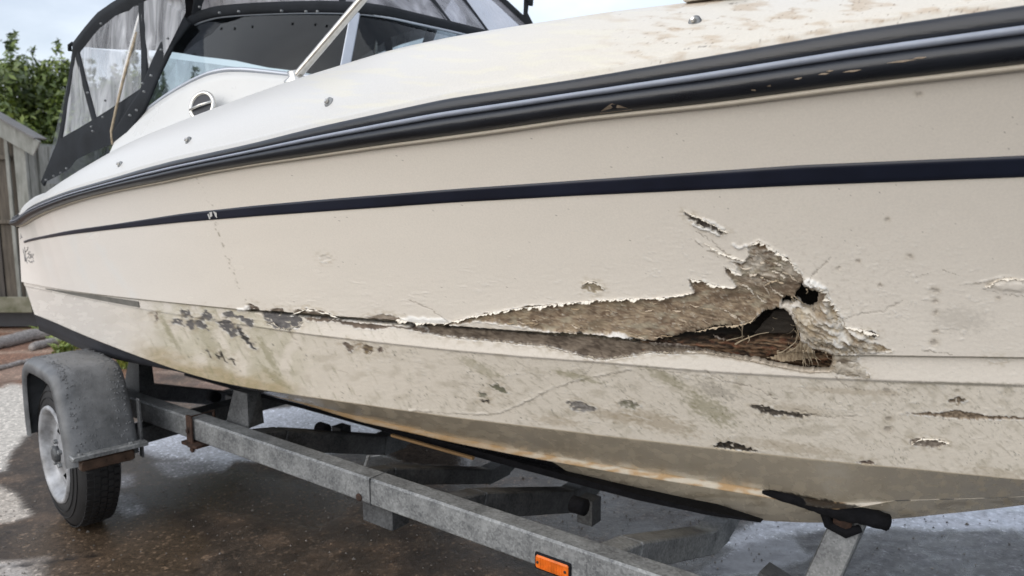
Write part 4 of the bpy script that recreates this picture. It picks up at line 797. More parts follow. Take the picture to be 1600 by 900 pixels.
# bright cleat plate at the deck edge, top of frame
pc = np.array([np.interp(-.63, P0[:, 0], P0[:, i]) for i in range(3)])+np.array((0, .03, .014))
cl_ = MB().box(pc[0]-.06, pc[0]+.07, pc[1]-.03, pc[1]+.03, pc[2]-.004, pc[2]+.008, .003).build('cleat', M['steel'], boat)
MB().tube([pc+np.array((-.05, 0, .03)), pc+np.array((0, 0, .034)), pc+np.array((.06, 0, .03))], [.006, .009, .006], 8).tube([pc+np.array((-.02, 0, .0)), pc+np.array((-.02, 0, .03))], .007, 8).tube([pc+np.array((.025, 0, .0)), pc+np.array((.025, 0, .03))], .007, 8).build('cleat_horns', M['steel'], boat, parent=cl_, smooth=True)
# bolts on the deck side
dV = GDK.reshape(-1, 3); dP = np.stack([dx_.ravel(), dy_.ravel()], 1)
def deck_at(x, y): return dV[np.argmin((dP[:, 0]-x)**2+(dP[:, 1]-y)**2)]
for (x, y, r) in [(1085, 34, .0125), (513, 160, .014), (295, 220, .013), (187, 257, .012), (400, 190, 0), (765, 96, 0)]:
    if r == 0: continue
    p = deck_at(x, y); ax3 = np.array((0, -.93, .35)); bo = MB().lathe(p, ax3, [(-.004, r), (.002, r), (.004, r*.8), (.0045, r*.5)], 24).build('deck_bolt', M['galv'], boat, smooth=True)
    MB().lathe(p+ax3*.003, ax3, [(0, r*.45), (.008, r*.45), (.010, r*.3)], 6).build('bolt_head', M['steel'], boat, parent=bo)
# scuffs on the rub rail
hV = G.reshape(-1, 3); hP = np.stack([PX.ravel(), PY.ravel()], 1)
def near_ij(x, y):
    c0 = int(np.argmin(np.abs(PX[200, :NM]-x))); a, b_ = max(c0-25, 0), c0+25; D = (PX[:, a:b_]-x)**2+(PY[:, a:b_]-y)**2; r, c = np.unravel_index(np.argmin(D), D.shape); return r, a+c
def hull_at(x, y, o_=.0025):
    i = near_ij(x, y); return GD[i]+NRM[i]*o_
def flake(name, pts, m, lift_=.001, surf=None, parent=None):
    P = np.array([p for p in pts]); c = P.mean(0); V_ = np.concatenate([[c], P]); n = len(P)
    return link_mesh(name, V_, [(0, i+1, (i+1) % n+1) for i in range(n)], m, boat, parent=parent, smooth=False)
def rail_pt(x, t, q_=.0405):
    i = np.argmin(np.abs(proj(A1[:, 0], A1[:, 1], A1[:, 2])[0]-x)); pr = [(.51, .024), (.58, .034), (.70, .040), (.84, .036), (.96, .024), (1.02, .010)]
    return A1[i]+(B1[i]-A1[i])*t+np.array((0, -1, 0))*(np.interp(t, [a for a, b in pr], [b for a, b in pr])+.0012)
M['scuff'] = mat('pale_rail_scuff', (.34, .27, .20), .8, var=.3, scale=80)
flake('rail_scuff', [rail_pt(945, .99), rail_pt(955, .93), rail_pt(966, .84), rail_pt(974, .80), rail_pt(984, .88), rail_pt(992, .93), rail_pt(998, .99)], M['scuff'])
for (x, t0, w_) in [(1216, .86, 5), (1262, .80, 8), (1300, .78, 10), (1311, .74, 5), (1345, .80, 14), (1420, .74, 22), (1450, .72, 12), (1190, .9, 4)]:
    flake('rail_scuff', [rail_pt(x-w_, t0), rail_pt(x-w_*.2, t0-.018), rail_pt(x+w_*.5, t0-.012), rail_pt(x+w_, t0+.0), rail_pt(x+w_*.2, t0+.02)], M['scuff'])
for pts_ in ([(329, 331), (333, 330), (334, 337), (331, 339)], [(336, 329), (340, 332), (341, 340), (338, 338)], [(326, 334), (328, 333), (330, 341), (328, 342)]):
    flake('stripe_chip', [hull_at(x, y, .0045) for x, y in pts_], M['white'])
# faded lettering near the stern: three lines of small script-like strokes
M['ink'] = mat('faded_black_ink', (.12, .12, .125), .6, var=.3)
strokes = [[(38, 386), (41, 402), (43, 411)], [(36, 389), (38, 400), (40, 408)], [(40, 394), (43, 390), (44, 386)], [(42, 397), (45, 395), (46, 400)], [(45, 393), (48, 394)], [(42, 404), (44, 401), (46, 404)], [(46, 398), (48, 397), (48, 403), (46, 404)], [(49, 398), (50, 403)], [(50, 396), (52, 397), (51, 401), (53, 404)], [(41, 408), (43, 406)], [(44, 408), (46, 407), (48, 410), (50, 408), (51, 411)], [(52, 406), (53, 409)], [(39, 401), (41, 405), (40, 409)], [(33, 365), (34, 370), (32, 373)], [(32, 368), (36, 371)]]
for s_ in strokes: MB().tube([hull_at(x, y, .001) for x, y in s_], .0013, 5).build('lettering', M['ink'], boat)
# grey protective strip below the stripe at the stern
gs = [(72, 450), (110, 455.5), (150, 461), (190, 466.5), (218, 470)], [(218, 480), (190, 475), (150, 467), (110, 459), (72, 451.5)]
M['strip'] = mat('weathered_grey_strip', (.17, .165, .15), .6, var=.2, scale=20, bump=.2)
GT = np.array([hull_at(x, y, .003) for x, y in gs[0]]); GB = np.array([hull_at(x, y, .003) for x, y in gs[1][::-1]])
link_mesh('grey_strip', np.concatenate([GT, GB]), [(i, i+1, i+6, i+5) for i in range(4)], M['strip'], boat)
def peel(pts, w0, seed, sgn=1, lift_=.55, colr=(.80, .75, .66), back=(.48, .40, .30), name='peeled_gelcoat'):
    P = resamp([(x, y, 0) for x, y in pts], max(int(sum(math.hypot(pts[i+1][0]-pts[i][0], pts[i+1][1]-pts[i][1]) for i in range(len(pts)-1))/1.6), 6)); n = len(P); k = np.arange(n)
    jit = 2.6*fbm(P[:, 0]/9, P[:, 1]/9, 3, 11); T_ = np.gradient(P[:, :2], axis=0); T_ /= np.linalg.norm(T_, axis=1, keepdims=True); N_ = np.stack([-T_[:, 1], T_[:, 0]], 1)*sgn
    wv = w0*np.clip(.55+1.1*perlin(k/9., k*0., seed)+.8*perlin(k/2.7, k*0., seed+1), .05, 2)*np.sin(np.pi*np.clip((k+.5)/n, 0, 1))**.35; lf = lift_*np.clip(.8+.9*perlin(k/7., k*0., seed+2), .15, 1.6)
    R = []; C = []
    for t, o_ in ((0, -.8), (.0, 1.0), (.35, 1.2), (.7, 1.9), (1.0, 3.0), (.93, 2.2), (.6, .8), (.15, -.3)):
        row = []
        for i in range(n):
            a, b_ = near_ij(P[i, 0], P[i, 1]); q_ = G[a, b_].copy(); s_ = SCL[a, b_]
            dx, dy = N_[i]*wv[i]*t
            row.append(q_+np.array((dx*s_*1.0, -1.0*(o_*.55+lf[i]*wv[i]*t*t)*s_, -dy*s_)))
        R.append(row); C.append([colr if t < .95 and o_ > .9 else back]*n)
    R = np.array(R); C = np.array(C, float).reshape(-1, 3)*(1+.15*perlin(np.arange(n*8)*.3, np.zeros(n*8), 5))[:, None]
    o = link_mesh(name, R.reshape(-1, 3), grid_faces(8, n), M['gel'], boat, smooth=True); set_attrs(o, C, np.full(n*8, .5)); return o
peel([(668, 505), (700, 505), (742, 493), (800, 483), (862, 476), (940, 468), (1040, 465), (1086, 457)], 5.0, 1, lift_=.7)
peel([(1077, 436), (1100, 440), (1122, 447), (1150, 449)], 4.5, 2); peel([(1131, 417), (1148, 424), (1160, 430)], 4.5, 3); peel([(1100, 380), (1128, 396), (1148, 402), (1165, 408)], 4, 4)
peel([(1168, 386), (1187, 376), (1215, 393), (1246, 417), (1258, 440)], 6.5, 5, lift_=.8); peel([(1256, 441), (1274, 440), (1292, 451), (1298, 468), (1312, 486), (1320, 510)], 9, 6, lift_=.9)
peel([(1320, 510), (1350, 516), (1374, 524)], 5, 7); peel([(1231, 576), (1199, 570), (1155, 560), (1112, 553), (1060, 553), (1015, 551), (985, 557), (940, 562), (905, 556), (850, 541), (755, 532), (700, 527), (645, 514)], 3.6, 8, colr=(.72, .64, .53))
peel([(1302, 581), (1266, 583), (1226, 576), (1199, 571), (1155, 561), (1112, 554), (1076, 551), (1040, 552)], 1.8, 38, lift_=.15, colr=(.62, .55, .45)); peel([(1395, 551), (1350, 551), (1310, 554)], 3.5, 9); peel([(620, 499), (650, 502), (690, 505)], 6.5, 10, lift_=.7); peel([(474, 502), (468, 510), (445, 516), (414, 501)], 4, 11); peel([(459, 490), (480, 483), (514, 490), (530, 497)], 2.5, 12)
peel([(1305, 582), (1330, 588), (1362, 592)], 3, 13, sgn=-1); peel([(1068, 330), (1098, 342), (1124, 355), (1138, 364)], 3.4, 14, sgn=1, lift_=.8); peel([(1130, 367), (1100, 357), (1080, 347)], 3, 15)
peel([(1190, 486), (1172, 503), (1150, 508), (1115, 511), (1085, 519)], 3.5, 16, sgn=-1, colr=(.46, .37, .26), back=(.3, .23, .15), name='torn_fibre_edge'); peel([(908, 447), (918, 440), (935, 443), (945, 452)], 3.2, 17); peel([(1424, 695), (1440, 685), (1470, 688), (1483, 693)], 2.6, 18); peel([(1540, 449), (1565, 435), (1600, 437)], 2.6, 19)
random.seed(21)
def inpoly(x, y, poly): return sdf(np.array([float(x)]), np.array([float(y)]), poly)[0] < -3
done = 0
while done < 46:
    x, y = random.uniform(1110, 1375), random.uniform(382, 590)
    up_ = inpoly(x, y, E1) and x > 1125; rt_ = inpoly(x, y, T1) or inpoly(x, y, T2)
    if not (up_ or rt_): continue
    an = rad(random.gauss(24 if up_ else 34, 16)); L_ = random.uniform(9, 30); k_ = random.uniform(-.25, .25)
    pts = [(x+math.cos(an)*L_*t-math.sin(an)*L_*k_*4*t*(1-t), y+math.sin(an)*L_*t+math.cos(an)*L_*k_*4*t*(1-t)) for t in (0, .33, .66, 1)]
    if not all(inpoly(px_, py_, E1) or inpoly(px_, py_, T1) or inpoly(px_, py_, T2) for px_, py_ in pts[::3]): continue
    g = random.random(); c1 = (.62-.22*g, .56-.24*g, .47-.25*g); peel(pts, random.uniform(2.2, 5.5), 50+done, sgn=1 if random.random() < .75 else -1, lift_=random.uniform(.3, .9), colr=c1, back=(.26, .19, .12), name='laminate_flake'); done += 1
for i in range(34):   # smaller flakes on the long bare strip
    x, y = random.uniform(760, 1110), random.uniform(470, 528)
    if not inpoly(x, y, E1): continue
    L_ = random.uniform(7, 20); an = rad(random.gauss(14, 10)); g = random.random()
    peel([(x, y), (x+L_*.5*math.cos(an), y+L_*.5*math.sin(an)+random.uniform(-1, 1)), (x+L_*math.cos(an), y+L_*math.sin(an))], random.uniform(1.2, 2.8), 120+i, lift_=.4, colr=(.55-.2*g, .46-.2*g, .35-.19*g), back=(.22, .16, .10), name='laminate_flake')
# ------------------------------------------------------------------ inside the hole: rotten core, torn flap, strands
r0_, r1_ = 120, 330; cmask = np.where((PX[200] > 985) & (PX[200] < 1350) & (np.arange(NC) < NM))[0]; c0_, c1_ = cmask[0], cmask[-1]
rr_ = np.arange(r0_, r1_, 1); ccx = np.arange(c0_, c1_, 1)
Gi = G[np.ix_(rr_, ccx)]; Ni = np.array((0, 1., -.05))[None, None]*np.ones_like(Gi)
# outer offset plane is straightened so laps do not print through
X_, Y_ = PX[np.ix_(rr_, ccx)], PY[np.ix_(rr_, ccx)]; Si = SCL[np.ix_(rr_, ccx)]
wob = fbm(X_/30, Y_/12, 4, 801)
lowd = np.interp(X_, [1000, 1040, 1110, 1180, 1250, 1300], [8, 10, 16, 24, 24, 18]); topd = np.interp(X_, [1000, 1080, 1160, 1300], [16, 45, 75, 80])
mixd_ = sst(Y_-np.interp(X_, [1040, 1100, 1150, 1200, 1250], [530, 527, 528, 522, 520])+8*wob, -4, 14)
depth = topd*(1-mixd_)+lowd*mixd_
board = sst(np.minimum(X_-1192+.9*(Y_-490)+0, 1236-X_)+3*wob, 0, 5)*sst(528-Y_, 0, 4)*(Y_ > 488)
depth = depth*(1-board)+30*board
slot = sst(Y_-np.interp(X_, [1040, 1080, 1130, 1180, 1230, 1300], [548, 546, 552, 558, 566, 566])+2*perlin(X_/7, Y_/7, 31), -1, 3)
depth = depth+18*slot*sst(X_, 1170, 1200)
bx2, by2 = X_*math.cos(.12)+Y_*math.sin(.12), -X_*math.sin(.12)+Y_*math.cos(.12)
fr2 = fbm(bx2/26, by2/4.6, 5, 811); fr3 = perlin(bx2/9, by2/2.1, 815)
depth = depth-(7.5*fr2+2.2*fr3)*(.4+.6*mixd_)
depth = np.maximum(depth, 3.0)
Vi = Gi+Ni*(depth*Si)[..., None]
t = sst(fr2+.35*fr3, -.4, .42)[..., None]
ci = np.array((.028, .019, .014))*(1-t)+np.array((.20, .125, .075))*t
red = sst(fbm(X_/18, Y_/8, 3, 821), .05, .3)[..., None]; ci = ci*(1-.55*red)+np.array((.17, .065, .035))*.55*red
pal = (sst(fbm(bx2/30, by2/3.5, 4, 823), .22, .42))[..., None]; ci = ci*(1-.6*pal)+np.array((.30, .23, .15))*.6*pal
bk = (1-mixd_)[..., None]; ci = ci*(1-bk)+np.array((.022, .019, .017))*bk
bd = board[..., None]; ci = ci*(1-.7*bd)+np.array((.05, .042, .034))*.7*bd
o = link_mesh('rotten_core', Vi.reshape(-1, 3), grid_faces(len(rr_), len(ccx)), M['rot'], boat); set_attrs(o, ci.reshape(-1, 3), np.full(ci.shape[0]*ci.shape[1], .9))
def inner_patch(name, poly, dfun, c1, c2, seed, tex=3):
    """a ragged sheet of laminate following the shell at a given depth (in picture pixels at the hull)"""
    jx_, jy_ = X_+1.6*perlin(X_/4, Y_/4, seed)+1.5*perlin(X_/11, Y_/11, seed+1), Y_+1.6*perlin(X_/4, Y_/4, seed+2)
    d = sdf(jx_, jy_, poly); inn = d < 0
    fr = fbm(X_/5, Y_/16, 4, seed+3); dd = dfun(X_, Y_)-tex*fr
    Vp = (Gi+Ni*(dd*Si)[..., None]).reshape(-1, 3); Fp = grid_faces(len(rr_), len(ccx)); kf = inn.ravel()[Fp].all(1)
    Fp = Fp[kf]; used = np.unique(Fp); mp_ = -np.ones(len(Vp), int); mp_[used] = np.arange(len(used))
    tt_ = sst(fr, -.3, .35)[..., None]; cc_ = (np.array(c2)*(1-tt_)+np.array(c1)*tt_).reshape(-1, 3)
    o = link_mesh(name, Vp[used], mp_[Fp], M['rot'], boat); set_attrs(o, cc_[used], np.full(len(used), .85)); return o
inner_patch('torn_flap', [(1211, 545), (1216, 552), (1225, 548), (1240, 541), (1250, 530), (1256, 540), (1264, 548), (1270, 556), (1276, 566), (1262, 562), (1240, 566), (1222, 568), (1206, 565), (1190, 560), (1208, 556)], lambda x, y: 9+.35*np.abs(x-1240)*.3, (.40, .32, .22), (.20, .15, .10), 31, 3)
inner_patch('torn_flap', [(1229, 476), (1240, 472), (1256, 478), (1262, 490), (1264, 520), (1268, 545), (1276, 575), (1271, 566), (1262, 552), (1256, 552), (1252, 535), (1249, 515), (1244, 500), (1236, 492), (1224, 486)], lambda x, y: 4+0*x, (.50, .43, .32), (.26, .20, .13), 41, 4)
inner_patch('torn_flap', [(1276, 457), (1296, 455), (1298, 474), (1284, 478), (1272, 478)], lambda x, y: 8+0*x, (.36, .30, .24), (.24, .19, .14), 51, 1)
inner_patch('torn_flap', [(1101, 519), (1115, 526), (1130, 532), (1126, 535), (1112, 530)], lambda x, y: 14+0*x, (.32, .28, .24), (.2, .16, .13), 61, 2)
inner_patch('torn_flap', [(1010, 534), (1060, 536), (1090, 543), (1120, 552), (1150, 558), (1185, 563), (1230, 574), (1225, 577), (1180, 566), (1150, 562), (1120, 556), (1090, 549), (1060, 545), (1015, 540)], lambda x, y: 3+0*x, (.30, .26, .22), (.10, .075, .06), 71, 3)
def at_depth(x, y, dpx):
    i = near_ij(x, y); return G[i]+np.array((0, 1, -.05))*dpx*SCL[i]
def strand(pts, r0=.0009, par=None):
    P = np.array([at_depth(x, y, d) for x, y, d in pts]); P = dens(P, 5) if len(P) > 2 else P
    return MB().tube(P, np.linspace(r0, r0*.35, len(P)), 5).build('fibre_strand', M['fibre'], boat, smooth=True)
strand([(1160, 508, -1), (1159, 516, 3), (1157, 524, 6), (1157, 530, 8)], .0016); strand([(1152, 509, 0), (1154, 514, 3), (1156, 518, 5)], .0016)
strand([(1143, 540, 14), (1152, 534, 14), (1164, 529, 12), (1180, 524, 12), (1196, 521, 14)], .0022); strand([(1130, 534, 14), (1145, 530, 14), (1158, 527, 14)], .0016); strand([(1164, 526, 12), (1167, 532, 10), (1164, 537, 10)], .0014)
strand([(1238, 464, -1), (1242, 472, 4), (1241, 478, 6)], .0016); strand([(1240, 463, 0), (1248, 470, 2), (1258, 478, 4), (1264, 481, 3)], .0014); strand([(1236, 468, 2), (1246, 474, 3), (1256, 480, 3)], .0013)
strand([(1262, 452, -2), (1261, 457, 2), (1258, 460, 4)], .0016)
strand([(1213, 553, 6), (1222, 550, 4), (1232, 543, 5), (1242, 534, 6), (1247, 520, 5)], .0018); strand([(1228, 552, 4), (1240, 546, 3), (1246, 540, 3)], .0015)
for i in range(26):
    x = random.uniform(1240, 1262); y = random.uniform(488, 540); L = random.uniform(12, 36); a = random.uniform(-.25, .45); k = random.uniform(-.2, .25)
    pts = [(x+math.sin(a)*L*t+k*L*t*t, y+math.cos(a)*L*t, 2+3*random.random()+2*t) for t in np.linspace(0, 1, 5)]
    if pts[-1][1] < 578: strand(pts, random.uniform(.0004, .0009))
for i in range(10):
    x = random.uniform(1250, 1275); y = random.uniform(545, 560); L = random.uniform(10, 22)
    strand([(x, y, 3), (x+random.uniform(0, 6), y+L*.5, 1.5), (x+random.uniform(-2, 12), y+L, 3)], random.uniform(.0008, .0015))
for i in range(7):
    x = random.uniform(1200, 1250); y = np.interp(x, [1185, 1250], [492, 500])+random.uniform(-2, 40); a = random.uniform(-1.9, -.6); L = random.uniform(8, 24); k = random.uniform(-.5, .5)
    strand([(x+math.cos(a)*L*t+k*L*t*t, y-math.sin(a)*L*t*.5, 18-6*t) for t in np.linspace(0, 1, 5)], random.uniform(.0003, .0006))

# ------------------------------------------------------------------ TRAILER
tr = Root('boat_trailer', 'galvanised boat trailer with one grey mudguard, standing on the wet concrete under the boat', 'trailer', (-2.0, CL, 0))
TZ0, TZ1 = .39, .48
def beam(n0, n1, m_=M['galv'], lab=None):
    return MB().box(-4.05, .2, n0, n1, TZ0, TZ1, .006).build('side_beam', m_, tr, label=lab)
bm1 = beam(1.60, 1.67); beam(3.13, 3.20)
for sg in (1, -1):
    f_ = lambda p: (p[0], p[1] if sg > 0 else 2*CL-p[1], p[2])
    MB().obox(f_((.2, 1.635, .435)), f_((2.1, 2.36, .40)), .07, .09, bev=.006).build('drawbar', M['galv'], tr)
MB().box(2.0, 2.6, 2.35, 2.45, .36, .44, .006).build('coupling_beam', M['galv'], tr)
MB().obox((1.9, 2.30, .40), (1.9, 2.30, 0.02), .05, .05).lathe((1.9, 2.27, .07), (0, 1, 0), [(0, .05), (.0, .07), (.06, .07), (.06, .05)], 20).build('jockey_wheel', M['galv_dark'], tr)
# joint line, bolt hole
p = hn(577, 742, 1.598); MB().box(p[0]-.0015, p[0]+.0015, 1.597, 1.672, TZ0-.001, TZ1+.0012).build('weld_seam', M['galv_dark'], tr, parent=bm1)
p = hn(561, 777, 1.599); MB().lathe((p[0], 1.603, p[2]), (0, -1, 0), [(0, .013), (.0065, .013), (.0075, .011), (.0078, .004)], 18).build('rusty_bolt', M['rust'], tr, parent=bm1, smooth=True)
MB().box(-1.86, -1.72, 1.64, 1.72, .30, .385, .004).build('beam_bracket', M['galv_dark'], tr)
p0 = hn(566, 742, 1.66); p1 = hn(576, 713, 1.72); MB().tube([p0, p1], .007, 6).tube([hn(561, 735, 1.66), hn(590, 743, 1.67)], .005, 6).tube([hn(572, 714, 1.72), hn(594, 712, 1.75)], .003, 5).build('beam_tie', M['galv'], tr)
# reflector
p = hn(864, 884, 1.597); rf = MB().box(p[0]-.052, p[0]+.052, 1.588, 1.5995, p[2]-.019, p[2]+.019, .004).build('side_reflector', M['orange'], tr)
MB().box(p[0]-.057, p[0]+.057, 1.5925, 1.6005, p[2]-.024, p[2]+.024, .003).build('reflector_housing', M['black'], tr, parent=rf)
for sx in (-1, 1): MB().lathe((p[0]+sx*.044, 1.5885, p[2]), (0, -1, 0), [(0, .004), (.0022, .004), (.003, .002)], 8).build('reflector_screw', M['rust'], tr, parent=rf)
rbs = MB()
for k in range(15): rbs.box(p[0]-.036+k*.0051, p[0]-.0335+k*.0051, 1.5865, 1.5885, p[2]-.015, p[2]+.015)
rbs.build('reflector_rib', M['orange'], tr, parent=rf)
# cross members dipping to the middle
for b_, hh_, ww in ((-.95, .08, .075), (-1.50, .085, .07), (-1.90, .06, .06), (-2.52, .085, .08), (-3.75, .08, .07)):
    m_ = MB()
    for sg in (1, -1):
        f_ = lambda n: n if sg > 0 else 2*CL-n
        P = np.array([(b_, f_(1.665), .425), (b_, f_(1.80), .40), (b_, f_(2.34), .225)]); 
        for a, c in ((0, 1), (1, 2)): m_.obox(P[a], P[c], ww, hh_, bev=.005)
    m_.obox((b_, 2.33, .224), (b_, 2.47, .224), ww, hh_)
    m_.build('cross_member', M['galv'] if b_ > -1.2 else M['galv_dark'], tr)
MB().box(-3.30-.045, -3.30+.045, 1.5, 3.3, .27, .35, .008).build('axle', M['galv_dark'], tr)
for n_ in (1.70, 3.05): MB().box(-3.62, -2.98, n_, n_+.06, .34, .386, .004).build('suspension_arm', M['galv_dark'], tr)
# bunks under the hull and their brackets
for nn in (2.27, 2.53):
    mb_ = MB(); secs = [(-3.95, .050, .348, .377), (-1.75, .050, .350, .377), (-1.15, .048, .356, .378), (-.90, .036, .366, .379), (-.74, .012, .377, .381)]
    Vb = [(b_, nn+sx*w_, z_) for b_, w_, z0_, z1_ in secs for sx, z_ in ((-1, z0_), (-1, z1_), (1, z1_), (1, z0_))]
    Fb = [(4*i+j, 4*i+(j+1) % 4, 4*i+4+(j+1) % 4, 4*i+4+j) for i in range(4) for j in range(4)]+[(3, 2, 1, 0), (16, 17, 18, 19)]
    mb_.add(Vb, Fb).build('bunk', M['black'], tr)
MB().obox(hn(612, 680, 2.14), hn(740, 716, 2.14), .012, .010).build('bunk_batten', mat('bare_wood', (.36, .22, .10), .7, var=.2, stretch=(1, 20, 20)), tr)
for b_ in (-2.62, -1.32, -3.45):
    for sg in (1, -1):
        f_ = lambda n: n if sg > 0 else 2*CL-n
        bk_ = MB(); w0, w1 = .075, .045
        Pq = [(b_-w0, f_(1.68), .47), (b_+w0, f_(1.68), .47), (b_+w0*.8, f_(1.76), .47), (b_-w0*.8, f_(1.76), .47), (b_-w1, f_(1.70), .60), (b_+w1, f_(1.70), .60), (b_+w1, f_(1.76), .60), (b_-w1, f_(1.76), .60)]
        if b_ != -1.32: bk_.add(Pq, [(0, 1, 5, 4), (1, 2, 6, 5), (2, 3, 7, 6), (3, 0, 4, 7), (4, 5, 6, 7), (0, 3, 2, 1)]).build('bunk_bracket', M['galv_dark'], tr)
        bz = MB().box(b_-.03, b_+.03, f_(2.2)-.03, f_(2.2)+.03, .24, .33).build('bunk_post', M['galv_dark'], tr)
        rl = MB().lathe((b_+.02, f_(2.06), .36), (1, 0, 0), [(0, .012), (0, .028), (.05, .028), (.05, .012)], 16).build('roller', M['black'], tr, smooth=True)
# U-bolts around the near beam
for b_ in (-2.80,):
    ub = MB().tube([(b_, 1.69, .36), (b_, 1.69, .492), (b_, 1.59, .492), (b_, 1.59, .345)], .007, 8).build('u_bolt', M['rust'], tr)
    MB().box(b_-.035, b_-.010, 1.588, 1.599, .36, .492).build('clamp_plate', M['rust'], tr, parent=ub)
    MB().box(b_-.055, b_+.055, 1.575, 1.70, .372, .384).build('clamp_plate', M['rust'], tr, parent=ub)
    MB().lathe((b_, 1.59, .352), (0, 0, 1), [(0, .012), (.014, .012)], 6).build('nut', M['rust'], tr, parent=ub)
    MB().lathe((b_-.022, 1.588, .43), (0, -1, 0), [(0, .009), (.007, .009)], 6).build('nut', M['rust'], tr, parent=ub)
MB().tube([(-3.0, 1.665, .384), (-2.6, 1.668, .378), (-2.45, 1.66, .365), (-2.1, 1.668, .382), (-1.6, 1.664, .372), (-1.2, 1.668, .384), (-.6, 1.66, .376), (0, 1.665, .382)], .006, 6).build('lamp_cable', M['black'], tr, smooth=True)
# bow support: flat post with black rubber block under the strake end
pa = np.array(hn(1330, 812, 2.30)); pb = np.array(hn(1283, 912, 2.22)); pb2 = pb+(pb-pa)*.35
MB().obox(pa+np.array((0, 0, .01)), pb2, .088, .045, up=(0, -1, .2), bev=.004).build('support_post', M['galv'], tr)
MB().obox(pb2, (pb2[0]-.15, 2.2, .24), .08, .06).build('support_foot', M['galv_dark'], tr)
blk = [(hn(1192, 768, 2.10), .006), (hn(1215, 772, 2.13), .018), (hn(1260, 782, 2.17), .028), (hn(1305, 791, 2.20), .034), (hn(1340, 800, 2.23), .040), (hn(1366, 809, 2.26), .036), (hn(1386, 815, 2.28), .026)]
P = np.array([b[0] for b in blk]); P[:, 2] -= .002; r_ = np.array([b[1] for b in blk]); r_ = r_*(1+.12*np.sin(np.arange(7)*2.3))
Pd = resamp(P, 30); rd = np.interp(np.linspace(0, 1, 30), np.linspace(0, 1, 7), r_)*(1+.10*perlin(np.arange(30)*.7, np.zeros(30), 7))
sb = MB().tube(Pd, rd*.85, 12).build('bow_support_pad', M['black'], tr, smooth=True)
MB().tube([pa+np.array((-.075, -.03, .035)), pa+np.array((-.05, -.045, -.01)), pa+np.array((0, -.05, -.022)), pa+np.array((.035, -.045, .0))], [.014, .016, .016, .012], 8).build('pad_strap', M['black'], tr, parent=sb, smooth=True)
MB().lathe(pa+np.array((-.012, -.045, .006)), (0, -1, 0), [(0, .026), (.008, .026), (.011, .018)], 16).build('pad_bolt', M['rust'], tr, parent=sb, smooth=True)
kz = .50; MB().lathe((.06, 2.28, .50), (0, 1, 0), [(0, .03), (.01, .055), (.12, .04), (.23, .055), (.24, .03)], 18).obox((.06, 2.29, .49), (.30, 2.29, .40), .03, .03).obox((.06, 2.51, .49), (.30, 2.51, .40), .03, .03).build('keel_roller', M['black'], tr, smooth=False)
